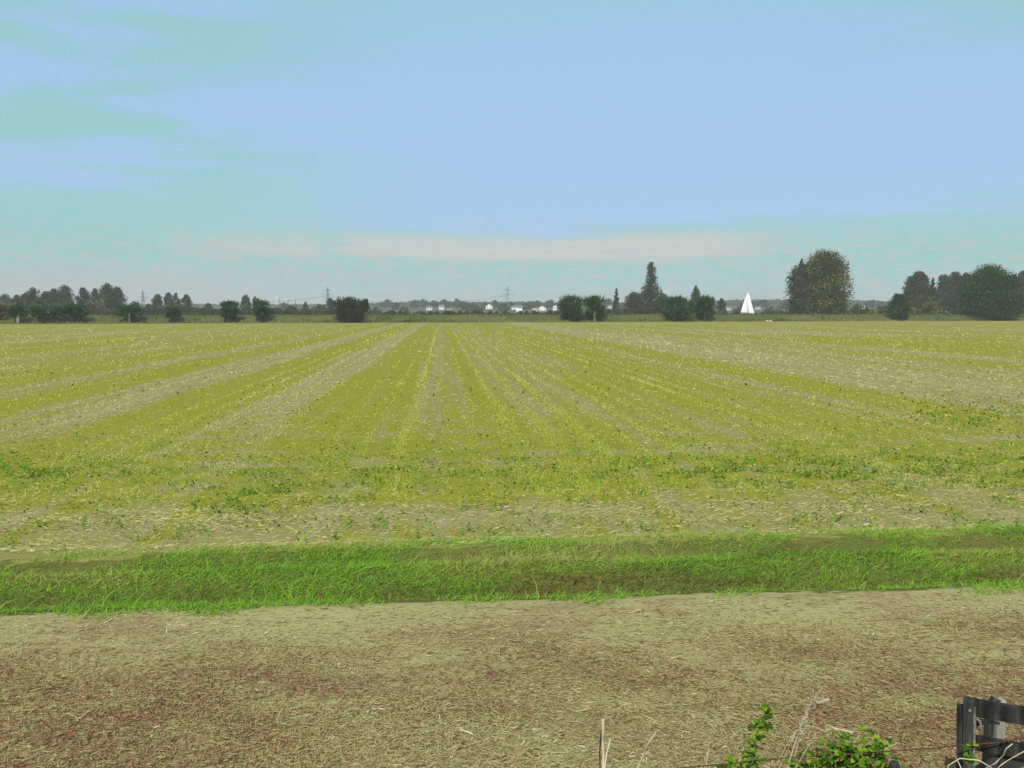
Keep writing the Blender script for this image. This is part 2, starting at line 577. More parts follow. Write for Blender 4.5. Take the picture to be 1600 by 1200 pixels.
sheet('ground', np.linspace(-2300, 2300, 24), np.linspace(-40, 2300, 24), lambda x, y, s, q: GZ + 0 * x, M['land'])
sheet('verge', np.linspace(-40, 40, 161), np.linspace(-12, Q0, 60), lambda x, y, s, q: lumps(x, y, .03, .9) * np.clip((Q0 - q) * 2, 0, 1), M['verge'])
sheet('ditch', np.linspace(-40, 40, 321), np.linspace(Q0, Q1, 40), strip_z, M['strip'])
fs = np.concatenate([np.linspace(-330, -44, 24), np.linspace(-40, 40, 81), np.linspace(44, 330, 24)])
fq = np.concatenate([np.linspace(0, .12, 50), np.linspace(.13, 1, 30)])
ssm, qqm = np.meshgrid(fs, fq)
qqm = Q1 + qqm * (edge_q(ssm) - Q1)
det = 1 + ROW * DIT
fx, fy = (ssm - ROW * qqm) / det, (qqm + DIT * ssm) / det
fz = lumps(fx, fy, .02, 1.1) * np.clip((qqm - Q1), 0, 1)
bq = len(fs)
ii = (np.arange(len(fq) - 1)[:, None] * bq + np.arange(bq - 1)[None]).ravel()
tag(mesh_np('field', np.stack([fx, fy, fz], -1).reshape(-1, 3), np.stack([ii, ii + 1, ii + 1 + bq, ii + bq], 1), M['field'], smooth=True), kind='structure')


def bank_sheet(name, S, offs, zs, mat):
    S = np.asarray(S, float); offs = np.asarray(offs, float)
    ss, oo = np.meshgrid(S, offs)
    qq = edge_q(ss) + oo
    x, y = (ss - ROW * qq) / det, (qq + DIT * ss) / det
    z = np.interp(oo, offs, zs) + lumps(x, y, .18, 9) * np.interp(oo, offs, [1 if abs(zz) > .3 and zz > -.5 else 0 for zz in zs])
    n = len(S)
    i = (np.arange(len(offs) - 1)[:, None] * n + np.arange(n - 1)[None]).ravel()
    o = mesh_np(name, np.stack([x, y, z], -1).reshape(-1, 3), np.stack([i, i + 1, i + 1 + n, i + n], 1), mat, smooth=True)
    o['kind'] = 'structure'
    return o


BS = np.linspace(-330, 330, 133)
bank_sheet('river_bank', BS, [0, 2, 4, 7, 10, 16, 22, 26], [0, .3, 1.0, 2.0, 2.3, 2.3, 1.4, .6], M['bank'])
bank_sheet('river', BS, [24, 40, 60, 84], [1.2, 1.2, 1.2, 1.2], M['water'])
bank_sheet('far_river_bank', BS, [80, 85, 90, 96, 106], [.6, 1.5, 2.2, 1.6, -.85], M['bank'])


def ground_z(d_q_off):
    return np.interp(d_q_off, [0, 2, 4, 7, 10, 16, 22, 26, 90, 106], [0, .3, 1.0, 2.0, 2.3, 2.3, 1.4, .6, 2.2, GZ])


def land_height(x, y):
    s, q = sq(x, y)
    return float(ground_z(q - float(edge_q(np.array(s)))))


# gentle slope rising to the ridge, with pale fields on it
def slope_z(d):
    return np.interp(d, [720, 850, 1000, 1200, 1420, 1560], [GZ - .2, 1.0, 3.4, 7.6, 11.5, 13])


sxs, sds = np.meshgrid(np.linspace(-1000, 1000, 60), np.linspace(720, 1560, 40))
slz = slope_z(sds) + lumps(sxs, sds, .6, 70) * np.clip((sds - 760) / 200, 0, 1)
ii = (np.arange(39)[:, None] * 60 + np.arange(59)[None]).ravel()
tag(mesh_np('hillside', np.stack([sxs, sds, slz], -1).reshape(-1, 3), np.stack([ii, ii + 1, ii + 61, ii + 60], 1), M['land'], smooth=True), kind='structure')

# wooded ridge on the horizon
RX = np.linspace(-1250, 1250, 260)


def ridge_top(x, d):
    px = 800 + x / d * F
    yy = np.interp(px, [-100, 180, 330, 420, 560, 590, 640, 660, 690, 760, 830, 880, 960, 1090, 1150, 1250, 1330, 1400, 1520, 1700],
                   [481, 480, 478, 479, 478, 475, 474, 472, 474, 474, 473, 476, 475, 473, 470, 469, 471, 473, 474, 474])
    return CAM_H + (488 - yy) / F * d


RD = 1650.0
rv = []
for k, (dy, hk) in enumerate([(-130, 0), (-80, .35), (-30, .8), (0, .93), (60, .8), (150, 0)]):
    zt = ridge_top(RX, RD)
    zz = 9.0 + np.maximum(zt - 9.0, 2) * hk + lumps(RX, RX * 0 + dy, 1.0, 21) * (hk > 0)
    rv.append(np.stack([RX, np.full_like(RX, RD + dy), zz], 1))
rv = np.concatenate(rv)
n = len(RX)
ii = (np.arange(5)[:, None] * n + np.arange(n - 1)[None]).ravel()
tag(mesh_np('hill', rv, np.stack([ii, ii + 1, ii + 1 + n, ii + n], 1), M['ridge'], smooth=True), kind='structure')


# ------------------------------------------------------------------ stuff on the ground
def visible_uv(n, y0, y1, margin=90):
    px = rng.uniform(-margin, 1600 + margin, n)
    py = rng.uniform(y0, y1, n)
    d = CAM_H * F / (py - 488.0)
    x = (px - 800) / F * d
    return x, d, px, py


def lying_dirs(n, spread=.25, along=None):
    a = rng.uniform(0, 2 * math.pi, n) if along is None else along
    return unit(np.stack([np.cos(a), np.sin(a), rng.normal(0, spread, n)], 1))


def wav(x, y, l, seed=0.0):
    return .5 + .25 * (np.sin(x / l + seed + 1.7 * np.sin(y / l * .8 + seed)) + np.sin(y / l * 1.3 - seed + 1.4 * np.sin(x / l * .6 + 2 * seed)))


# mown hay lying on the verge
N = 420000
x, y, px, py = visible_uv(N, 925, 1330, 120)
s_, q_ = sq(x, y)
keep = (q_ < Q0 - .02) & (y > 5.0) & (rng.uniform(0, 1, N) < (.25 + .75 * wav(x, y, .45, 2)) * np.interp(Q0 - q_, [0, .7, 1.6], [.12, .3, .85]))
x, y, s_, q_ = x[keep], y[keep], s_[keep], q_[keep]
N = len(x)
d_ = lying_dirs(N, .16)
L = rng.uniform(.015, .06, N) * np.where(rng.uniform(0, 1, N) < .03, 2.6, 1)
wd = rng.uniform(.004, .009, N)
reddish = (.35 + .65 * wav(x, y, 1.3, 5)) * (.3 + .7 * wav(x, y * 1.5, .4, 2)) * 1.5 * np.clip((10.0 - q_) * .9, 0, 1) * (1 - .75 * np.exp(-((x - .3) / 2.2) ** 2) * np.clip((8.3 - q_), 0, 1)) + .5 * np.clip((-x - 1.5) * .5, 0, 1) * np.clip(9.8 - q_, 0, 1)
reddish += .45 * np.clip((x - 2.2) * .5, 0, 1) * np.clip(10.2 - q_, 0, 1) * wav(x, y, .5, 6)
reddish = np.clip(reddish * (.45 + 1.1 * wav(x, y * 1.3, .21, 3)), 0, .95)
var = np.clip(.70 - .34 * reddish + rng.normal(0, .18, N) - .45 * (rng.uniform(0, 1, N) < .05 + .14 * reddish), 0, 1)
zz = lumps(x, y, .03, .9) * np.clip((Q0 - q_) * 2, 0, 1) + rng.uniform(.002, .022, N)
flat = np.stack([rng.normal(0, .5, N), rng.normal(0, .5, N), np.ones(N)], 1)
v, f, r = blades(np.stack([x, y, zz], 1), d_, L, wd, 0, 1, flat)
tag(mesh_np('cut_hay', v, f, M['hay'], var=var[r]), 'short mown hay lying loose on the brown verge in front', 'hay', kind='stuff')

# a thin scatter of longer pale stems on top of it
# green grass of the ditch
N = 260000
s_ = rng.uniform(-9.5, 11.5, N)
q_ = rng.uniform(Q0 - .25, Q1 + .9, N)
x = (s_ - ROW * q_) / det; y = (q_ + DIT * s_) / det
u = (q_ - Q0) / (Q1 - Q0)
rightness = np.clip((x + 6) / 12, 0, 1)
# browner, thinner hollows, dead grass with furrow shade painted in: low down on the left, two lines on the right
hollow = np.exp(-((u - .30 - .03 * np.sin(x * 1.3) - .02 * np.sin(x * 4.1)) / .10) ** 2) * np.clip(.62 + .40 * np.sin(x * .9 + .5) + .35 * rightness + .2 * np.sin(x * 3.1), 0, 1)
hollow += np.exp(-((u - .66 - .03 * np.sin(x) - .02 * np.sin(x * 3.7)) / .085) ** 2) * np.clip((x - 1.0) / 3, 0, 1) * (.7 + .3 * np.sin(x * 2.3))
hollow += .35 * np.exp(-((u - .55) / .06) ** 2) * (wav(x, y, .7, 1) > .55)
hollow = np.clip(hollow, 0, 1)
ew = (wav(x, y * .3, .9, 5) - .5) * .20 + (wav(x, y, .23, 2) - .5) * .16
far_edge = .95 + (wav(x, y * .2, 1.7, 1) - .5) * .40 + .14 * np.clip(x / 6, -1, 1) + .35 * (wav(x, y, .31, 3) - .5)
edge = np.clip(np.minimum(u + .02 + ew, (far_edge - u) * .45) * 6, 0, 1)
edge *= np.where(u > .5, np.clip(wav(x, y * 1.4, .42, 8) * 3.2 - .55, .15, 1), 1)
patch = wav(x, y * 1.6, .55, 3)
keep = rng.uniform(0, 1, N) < edge * (1 - .40 * hollow) * (.62 + .38 * patch)
x, y, s_, q_, u, hollow, patch = [a[keep] for a in (x, y, s_, q_, u, hollow, patch)]
N = len(x)
z = strip_z(x, y, s_, q_) * (q_ < Q1)
d_ = unit(np.stack([rng.normal(.25, .55, N), rng.normal(-.1, .4, N), rng.uniform(.35, 1, N)], 1))
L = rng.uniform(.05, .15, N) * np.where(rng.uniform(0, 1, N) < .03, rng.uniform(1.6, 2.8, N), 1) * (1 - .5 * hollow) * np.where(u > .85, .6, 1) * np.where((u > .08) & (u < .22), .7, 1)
wd = rng.uniform(.006, .013, N)
yel = np.clip(wav(x, y * 2.2, .8, 7) * 2.1 - .62, 0, 1) * np.clip(u * 2.2 - .10, 0, 1) + .5 * np.clip(u - .85, 0, .4)
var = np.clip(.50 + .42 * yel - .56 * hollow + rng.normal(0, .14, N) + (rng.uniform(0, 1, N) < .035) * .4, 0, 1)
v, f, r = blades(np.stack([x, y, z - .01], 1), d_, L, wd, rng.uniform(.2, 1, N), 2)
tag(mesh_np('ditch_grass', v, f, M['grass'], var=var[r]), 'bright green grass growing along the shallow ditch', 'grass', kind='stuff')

# straw lying on the field
N = 230000
x, y, px, py = visible_uv(N, 505, 880, 60)
s_, q_ = sq(x, y)
stv = np.interp(s_, [p for p, c in STRIPES], [c for p, c in STRIPES])
head = np.clip((30 - q_) / 8, 0, 1)
dens = (1 - head) * (1.02 - .90 * stv) + head * (.22 + .5 * wav(s_ * .5, q_, 1.2, 4))
dens = np.where(q_ < 17.0, .25 + .95 * np.exp(-((q_ - 15.7) / 1.0) ** 2) * np.clip(wav(s_ * .6, q_, .7, 9) * wav(s_, q_ * 1.5, .23, 4) * 3 - .25, 0, 1), dens)
dens *= .35 + .65 * wav(x, y, np.maximum(.5, y * .02), 6)
keep = (rng.uniform(0, 1, N) < dens) & (q_ > Q1 - .75) & (q_ < edge_q(s_) - 3)
x, y, s_, q_ = x[keep], y[keep], s_[keep], q_[keep]
N = len(x)
row_dir = math.atan2(1, -ROW)
dit_dir = math.atan2(DIT, 1)
ang = np.where(q_ < 17.5, dit_dir + rng.normal(0, .6, N), np.where(rng.uniform(0, 1, N) < .45, row_dir + rng.normal(0, .4, N), rng.uniform(0, 6.28, N)))
d_ = lying_dirs(N, .22, ang)
size = np.clip(y / 30, .6, 3.6)
L = rng.uniform(.03, .13, N) * size * np.where(q_ < 17.5, rng.uniform(.7, 1.8, N), 1)
wd = rng.uniform(.006, .016, N) * size
var = np.clip(rng.normal(.45, .25, N) + .12 * (s_ > 17) * (y > 40), 0, 1)
flat = np.stack([rng.normal(0, .5, N), rng.normal(-.5, .5, N), np.ones(N)], 1)
v, f, r = blades(np.stack([x, y, rng.uniform(.01, .04, N) + .015 * size + np.where(q_ < Q1, strip_z(x, y, s_, q_), 0)], 1), d_, L, wd, 0, 1, flat)
tag(mesh_np('loose_straw', v, f, M['straw'], var=var[r]), 'pale straw scattered over the stubble field', 'straw', kind='stuff')

# upright stubble and volunteer sprouts in drilled rows
N = 130000
x, y, px, py = visible_uv(N, 510, 780, 40)
s_, q_ = sq(x, y)
pitch_row = .92
s_ = np.round(s_ / pitch_row) * pitch_row + rng.normal(0, 1, N) * np.clip(.28 - y * .004, .06, .26)
y = (q_ + DIT * s_) / det; x = (s_ - ROW * q_) / det
rowid = np.round(s_ / pitch_row)
rh_ = np.sin(rowid * 127.1) * 43758.5; rh_ = rh_ - np.floor(rh_)
w_ = np.clip(1.3 * np.exp(-((s_ - 2) / 6.5) ** 2) + .30, 0, 1.3) * (.10 + 1.2 * rh_ ** 1.3)
clumpy = wav(s_ * 1.0 + 3 * np.sin(s_ * 7), q_ * .4, 1.5, 2)
keep = (rng.uniform(0, 1, N) < w_ * (.2 + .8 * clumpy)) & (q_ > 17) & (q_ < 250)
x, y, s_, q_ = x[keep], y[keep], s_[keep], q_[keep]
N = len(x)
d_ = unit(np.stack([rng.normal(0, .35, N), rng.normal(0, .35, N), np.ones(N)], 1))
size = np.clip(y / 32, .7, 4.5)
L = rng.uniform(.025, .085, N) * size
wd = rng.uniform(.008, .018, N) * size
flat = np.stack([rng.normal(0, .4, N), -np.ones(N), np.zeros(N)], 1)
v, f, r = blades(np.stack([x, y, np.full(N, -.005)], 1), d_, L, wd, 0, 1, flat)
tag(mesh_np('stubble', v, f, M['stubble'], var=np.clip(rng.normal(.82, .2, N) - .42 * np.exp(-((s_ - 2) / 7.0) ** 2), 0, 1)[r]), 'yellow green stubble standing in drilled rows', 'stubble', kind='stuff')

# low leafy weeds in patches
N = 200000
x, y, px, py = visible_uv(N, 560, 862, 60)
s_, q_ = sq(x, y)
wp = .05 + .10 * (q_ < 17)
wp += 1.0 * np.exp(-((py - 738) / 26) ** 2) * np.clip((px - 700) / 500, .15, 1)
wp += 1.1 * np.exp(-((py - 742) / 16) ** 2) * np.exp(-((px - 30) / 150) ** 2)
wp += .8 * np.exp(-((py - 780) / 26) ** 2) * np.exp(-((px - 400) / 90) ** 2)
wp += .7 * np.exp(-((py - 650) / 20) ** 2) * np.exp(-((px - 1540) / 120) ** 2)
wp += .35 * np.exp(-((py - 745) / 30) ** 2) * np.exp(-((px - 600) / 220) ** 2)
wp += .5 * np.exp(-((py - 816) / 7) ** 2) * (np.exp(-((px - 1300) / 25) ** 2) + np.exp(-((px - 1480) / 60) ** 2))
cl = wav(x, y, .35, 8) * wav(x * 1.3, y, .12, 3)
keep = (rng.uniform(0, 1, N) < wp * np.clip(cl * 2.6 - .35, 0, 1)) & (q_ > Q1)
x, y = x[keep], y[keep]
N = len(x)
nr = unit(np.stack([rng.normal(0, .6, N), rng.normal(-.3, .6, N), np.ones(N)], 1))
a = unit(np.cross(nr, rng.normal(size=(N, 3))))
sz = rng.uniform(.02, .05, N) * np.clip(y / 22, .8, 2)
p0 = np.stack([x, y, rng.uniform(.01, .10, N)], 1)
b_ = np.cross(nr, a)
v = np.stack([p0 - a * sz[:, None], p0 + b_ * (sz * .6)[:, None], p0 + a * sz[:, None], p0 - b_ * (sz * .6)[:, None]], 1).reshape(-1, 3)
tag(mesh_np('weeds', v, np.arange(N * 4).reshape(N, 4), M['weed'], var=np.clip(rng.normal(.5, .27, N), 0, 1)), 'low leafy green weeds in patches on the headland', 'weeds', kind='stuff')

# reeds and rank grass along the foot of the river bank
N = 26000
s_ = rng.uniform(-230, 240, N)
o_ = np.abs(rng.normal(0, 5.0, N)) + .2
o_ = np.where(rng.uniform(0, 1, N) < .4, rng.uniform(0, 15, N), o_)
q_ = edge_q(s_) + o_
x = (s_ - ROW * q_) / det; y = (q_ + DIT * s_) / det
cl = wav(s_, q_ * 3, 5.0, 4) * wav(s_, q_, 1.7, 1)
keep = rng.uniform(0, 1, N) < np.clip(cl * 2.4 - .1, .08, 1)
x, y, s_, o_, cl = x[keep], y[keep], s_[keep], o_[keep], cl[keep]
N = len(x)
d_ = unit(np.stack([rng.normal(0, .3, N), rng.normal(0, .3, N), np.ones(N)], 1))
L = rng.uniform(.3, 1.0, N) * (.45 + 1.5 * cl * cl + .5 * cl)
wd = rng.uniform(.10, .26, N)
tint = wav(s_, o_ * 2, 11.0, 6)
var = np.clip(.18 + .62 * tint * np.clip(1.3 - o_ / 14, .4, 1) + rng.normal(0, .16, N), 0, 1)
flat = np.stack([rng.normal(0, .4, N), -np.ones(N), np.zeros(N)], 1)
v, f, r = blades(np.stack([x, y, ground_z(o_) - .05], 1), d_, L, wd, rng.uniform(0, .6, N), 2, flat)
tag(mesh_np('reeds', v, f, M['reed'], var=var[r]), 'reeds and rank grass along the far field edge', 'reeds', kind='stuff')

# the far wood on the ridge: reads as one mass
N = 26000
x = rng.uniform(-1150, 1150, N); dy = rng.uniform(-125, 40, N)
zt = ridge_top(x, RD)
base = 9.0 + np.maximum(zt - 9.0, 2) * np.interp(dy, [-130, -80, -30, 0, 60], [0, .35, .8, .93, .8])
cx = np.round(x / 9) * 9; ph = np.sin(cx * 12.99 + np.round(dy / 15) * 78.2) * 43758.5; ph = ph - np.floor(ph)
crown = np.sqrt(np.clip(1 - ((x - cx) / 5.5) ** 2, 0, 1))
z = base + rng.uniform(0, 1, N) ** .6 * (2.0 + 4.5 * ph) * crown * np.interp(dy, [-125, -30, 0], [.9, .8, .55])
nr = unit(np.stack([rng.normal(0, 1, N), rng.normal(-.6, .6, N), rng.uniform(0, 1, N)], 1))
a = unit(np.cross(nr, rng.normal(size=(N, 3)))); b_ = np.cross(nr, a)
sz = rng.uniform(1.0, 2.4, N)[:, None]
p0 = np.stack([x, RD + dy, z], 1)
v = np.stack([p0 - a * sz, p0 - b_ * sz * .7, p0 + a * sz, p0 + b_ * sz * .7], 1).reshape(-1, 3)
tag(mesh_np('distant_wood', v, np.arange(N * 4).reshape(N, 4), M['leaf_grey'], var=np.clip(ph * .7 + rng.normal(.15, .15, N), 0, 1)),
    'hazy wood covering the low ridge on the horizon', 'wood', kind='stuff')

# ------------------------------------------------------------------ trees
PROFILE = {
    'willow': [(0, .60), (.15, .90), (.4, 1), (.65, .94), (.85, .72), (1, .35)],
    'round': [(0, .55), (.2, .92), (.45, 1), (.7, .85), (.88, .58), (1, .2)],
    'bush': [(0, .92), (.2, 1), (.5, .98), (.75, .88), (.9, .68), (1, .35)],
    'column': [(0, .8), (.15, .95), (.4, 1), (.65, .95), (.85, .72), (1, .28)],
    'spire': [(0, .85), (.2, 1), (.45, .75), (.7, .45), (.88, .25), (1, .04)],
    'poplar': [(0, .85), (.10, 1), (.22, .86), (.36, .74), (.50, .62), (.58, .56), (.64, .32), (.80, .29), (.93, .24), (1, .10)],
    'dome': [(0, .90), (.12, .96), (.3, 1), (.5, 1), (.68, .96), (.82, .88), (.93, .68), (1, .35)],
    'ragged': [(0, .5), (.2, .8), (.4, 1), (.55, .6), (.7, .9), (.85, .65), (1, .25)],
}


def tree(name, label, px, top, width, d, style='round', leaf='leaf_grey', trunk_frac=.2, group=None, base_z=None,
         bark='bark', trunk_w=None, cat='tree', shoots=False, dens=1.0, depth=.9, lean=0.0, off=0.0):
    """px: middle, top: photo row of the tip, width: crown width in photo pixels, d: metres away"""
    p = at(px, 488, d)
    gz = land_height(p.x, d) if base_z is None else base_z
    H = at(px, top, d).z - gz
    R = width / F * d / 2
    root = empty(name, (p.x, d, gz - .05))
    tag(root, label, cat, group)
    c0 = H * trunk_frac
    ch = H - c0
    P = PROFILE[style]
    hs, rs = [a for a, b in P], [b for a, b in P]
    # clumps spread through the envelope
    area = width * (at(px, top, d).z - gz) / d * F
    big = area > 3000
    nclump = int(np.clip(area / 20, 40, 260))
    ccent, crad = [], []
    for k in range(nclump):
        h = (k + rng.uniform(0, 1)) / nclump
        h = min(max(h, .02), .985)
        rr = float(np.interp(h, hs, rs)) * R
        a = rng.uniform(0, 2 * math.pi)
        cr = min(rr * .62, R * (.34 if R > 3 else .46), ch * .2) * rng.uniform(.55, 1.1) + .15 * R * .3
        rad = max(rr - cr * .75, 0) * math.sqrt(rng.uniform(.12, 1)) * rng.uniform(.75, 1.25)
        ccent.append((rad * math.cos(a) + lean * h * R, rad * math.sin(a) * depth, c0 + h * ch * .97 - cr * .25)); crad.append(cr)
    ccent, crad = np.array(ccent), np.array(crad)
    nleaf = int(np.clip(area * (4.4 if big else 3.0) * dens, 450, 34000))
    pick = rng.choice(nclump, nleaf, p=crad ** 1.6 / (crad ** 1.6).sum())
    dirv = unit(rng.normal(size=(nleaf, 3)))
    rad = crad[pick] * (.35 + .85 * rng.uniform(0, 1, nleaf) ** .6)
    pos = ccent[pick] + dirv * rad[:, None] * [1, 1, .85]
    pos[:, 2] = np.clip(pos[:, 2], min(c0 * .55, .1 * H), None)
    nr = unit(dirv + rng.normal(0, .55, (nleaf, 3)) + [0, 0, .25])
    a = unit(np.cross(nr, rng.normal(size=(nleaf, 3)))); b_ = np.cross(nr, a)
    lsz = (d / 987) * rng.uniform(.40, .95, nleaf)[:, None] * (1.25 if big else 1.0)
    v = np.stack([pos - a * lsz, pos - b_ * lsz * .62, pos + a * lsz, pos + b_ * lsz * .62], 1)
    cvar = rng.uniform(.05, .85, nclump)
    var = np.clip(cvar[pick] + rng.normal(0, .16, nleaf), 0, 1)
    if shoots:      # young upright rods on top of a pollard head
        ns = 130
        aa = rng.uniform(0, 6.28, ns); rr = np.sqrt(rng.uniform(0, 1, ns)) * R * .8
        bp = np.stack([rr * np.cos(aa), rr * np.sin(aa), c0 + ch * (.62 + .25 * (1 - (rr / R) ** 2))], 1)
        dd = unit(np.stack([np.cos(aa) * rr / R * .7 + rng.normal(0, .12, ns), np.sin(aa) * rr / R * .7, np.ones(ns)], 1))
        LL = rng.uniform(.10, .27, ns) * H
        sd = unit(np.cross(dd, np.stack([rng.normal(0, .4, ns), -np.ones(ns), np.zeros(ns)], 1)))
        ww = (d / 987) * .34
        v2 = np.stack([bp - sd * ww, bp + sd * ww, bp + dd * LL[:, None] + sd * ww * .2, bp + dd * LL[:, None] - sd * ww * .2], 1)
        v = np.concatenate([v, v2]); var = np.concatenate([var, rng.uniform(.2, .8, ns)])
        nleaf += ns
    crown = mesh_np('crown', v.reshape(-1, 3), np.arange(nleaf * 4).reshape(nleaf, 4), M[leaf], root, var=var)
    tw = trunk_w or max(.14, .035 * H)
    tb = MB()
    th = c0 + ch * (.22 if style == 'willow' else .55)
    pts = [(0, 0, -.15), (rng.normal(0, .02) * H * .3, 0, th * .35), (lean * R * .3 + rng.normal(0, .02) * H * .3, 0, th * .7), (lean * R * .5, 0, th)]
    tb.tube(pts, [tw * 1.25, tw * .95, tw * (1.05 if style == 'willow' else .75), tw * (.9 if style == 'willow' else .35)], 8)
    for k in range(7):
        j = int(rng.integers(nclump))
        e = Vector(ccent[j]); zb = min(th * rng.uniform(.6, .95), e.z * .9)
        st = Vector((lean * R * .4, 0, zb))
        tb.tube([st, st.lerp(e, .5) + Vector((0, 0, .05 * H)), e], [tw * .4, tw * .25, tw * .1], 5)
    tb.build('trunk', M[bark], root, smooth=True)
    return root


WG = 'pollard willows along the far field edge'


def dist_at(px):
    """how far the row of willows is along this line of sight"""
    d = 300.0
    for _ in range(12):
        x = (px - 800) / F * d
        s, q = sq(x, d)
        d += (float(edge_q(np.array(s))) + 2.0 - q)
    return d


willows = [
    (28, 477, 27, .42, 'leftmost pollard willow in the row, with a pale trunk', 'bark_pale'),
    (60, 478, 29, .40, 'second pollard willow from the left, crown touching the next one', 'bark'),
    (90, 479, 25, .40, 'third pollard willow from the left, the low narrow one between two wider crowns', 'bark'),
    (117, 474, 35, .36, 'fourth pollard willow from the left, last and widest of the joined group', 'bark'),
    (202, 476, 38, .44, 'wide pollard willow standing alone on a stout pale trunk', 'bark_pale'),
    (270, 479, 25, .38, 'smallest lone pollard willow, between the wide one and the pair further right', 'bark'),
    (358, 470, 30, .32, 'left willow of the pair before the tall grey trees', 'bark'),
    (408, 469, 28, .32, 'right willow of the pair before the tall grey trees', 'bark'),
    (893, 462, 42, .24, 'left and broader of the two dark willows right of the pylon', 'bark'),
    (929, 462, 34, .24, 'right and rounder of the two dark willows right of the pylon', 'bark_pale'),
    (1057, 463, 50, .20, 'broad low green willow at the foot of the tall poplar', 'bark'),
    (1101, 462, 31, .24, 'round green willow between the conifer and the white sail', 'bark'),
]
for px, top, w, tf, lab, bk in willows:
    d = dist_at(px)
    tree('pollard_willow', lab, px, top + 1.5, w * 1.15, d, 'willow', 'leaf_willow', tf, WG, bark=bk, trunk_w=.42, shoots=True, cat='willow', dens=1.1)
tree('bush', 'large dark bush reaching the ground at the middle left of the field edge', 545, 466, 56, dist_at(545), 'bush', 'leaf_dark', .03, cat='bush', shoots=True, dens=1.2)
tree('gnarled_tree', 'small ragged dark tree leaning out behind the large dark bush', 566, 467, 24, dist_at(566) + 6, 'ragged', 'leaf_dark', .3, dens=.8, lean=.4)
tree('bush', 'rounded dark willow bush left of the big tree at the right', 1404, 459, 34, dist_at(1404), 'bush', 'leaf_willow', .12, cat='bush', dens=1.2)
tree('broadleaf_tree', 'big dense dark green tree reaching the ground near the right end', 1545, 418, 98, dist_at(1545) + 3, 'bush', 'leaf_willow', .03, dens=1.3)

tree('bush', 'olive bush cut by the left edge of the picture beside the first willow', 2, 475, 30, dist_at(2) + 3, 'bush', 'leaf_olive', .03, cat='bush')

# taller grey trees beyond the river, left
LG = 'hazy grey trees beyond the river on the left'
left_trees = [
    (9, 459, 24, 'round'), (27, 460, 18, 'column'), (40, 457, 17, 'column'), (53, 448, 24, 'round'), (71, 454, 18, 'column'),
    (86, 450, 24, 'round'), (102, 445, 28, 'round'), (131, 448, 21, 'round'), (150, 450, 17, 'column'), (168, 442, 27, 'round'), (184, 447, 24, 'round')]
left_labels = ['first hazy tree of the grey wood at the far left edge', 'short hazy tree second in the grey wood at the far left',
               'slim hazy tree third in the grey wood at the far left', 'tall round hazy tree above the two left willows',
               'lower hazy tree in the dip between two taller grey crowns', 'hazy tree on the left flank of the broad grey crown',
               'broadest hazy crown in the middle of the left grey wood', 'hazy round tree just right of the broad grey crown',
               'narrow hazy tree left of the tallest one in the left wood', 'tallest hazy tree of the left grey wood',
               'hazy tree at the right end of the left grey wood']
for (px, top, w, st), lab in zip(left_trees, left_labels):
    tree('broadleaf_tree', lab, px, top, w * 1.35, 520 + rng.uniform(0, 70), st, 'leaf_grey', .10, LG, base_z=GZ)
for px, top, w, st, lab in [
    (150, 470, 40, 'bush', 'low olive thicket under the right half of the left grey wood'),
    (20, 474, 34, 'bush', 'low olive thicket beneath the first trees at the far left'),
    (100, 470, 60, 'bush', 'wide low thicket behind the joined group of willows'),
    (214, 472, 36, 'bush', 'low round grey bush behind the wide lone willow'),
    (232, 475, 20, 'bush', 'small grey bush just right of the wide lone willow'),
    (305, 480, 34, 'bush', 'low hazy thicket between the smallest lone willow and the hazy bush'),
]:
    tree('thicket', lab, px, top, w, 470 + rng.uniform(0, 30), st, 'leaf_olive' if 'olive' in lab else 'leaf_grey', .02, 'low thickets beyond the river on the left', base_z=GZ, cat='thicket')
for px, top, w, st, lab in [
    (247, 459, 22, 'column', 'blocky hazy tree at the left of the four above the smallest willow'),
    (264, 456, 15, 'column', 'slim hazy tree second of the four above the smallest willow'),
    (276, 456, 14, 'column', 'slim hazy tree third of the four above the smallest willow'),
    (291, 459, 19, 'round', 'round hazy tree last of the four above the smallest willow'),
    (325, 473, 20, 'round', 'short rounded hazy tree alone left of the pair of willows'),
    (384, 460, 18, 'column', 'tall hazy tree rising between the pair of willows'),
    (398, 462, 9, 'column', 'thin hazy tree just left of the right willow of the pair'),
    (404, 465, 9, 'column', 'thin shorter hazy tree rising behind the right willow of the pair'),
    (478, 470, 17, 'spire', 'pointed hazy tree in the gap left of the large dark bush'),
    (455, 478, 30, 'round', 'low hazy clump left of the pointed hazy tree'),
    (434, 480, 18, 'round', 'low hazy clump just right of the pair of willows'),
    (500, 476, 22, 'round', 'loose hazy tree just left of the tall one beside the dark bush'),
    (516, 465, 18, 'column', 'tall hazy tree touching the left side of the large dark bush'),
    (529, 462, 9, 'spire', 'thin pointed hazy tree above the left side of the dark bush'),
    (963, 448, 14, 'spire', 'small slim poplar standing left of the tall poplar'),
    (1087, 444, 27, 'spire', 'pointed dark conifer behind the gap between the two green willows'),
    (1127, 465, 16, 'round', 'small round hazy tree just left of the white sail'),
]:
    tree('conifer' if 'conifer' in lab else ('poplar_tree' if 'poplar' in lab else 'broadleaf_tree'), lab, px, top, w * 1.2, 520 + rng.uniform(0, 90), st, 'leaf_grey', .06, base_z=GZ)

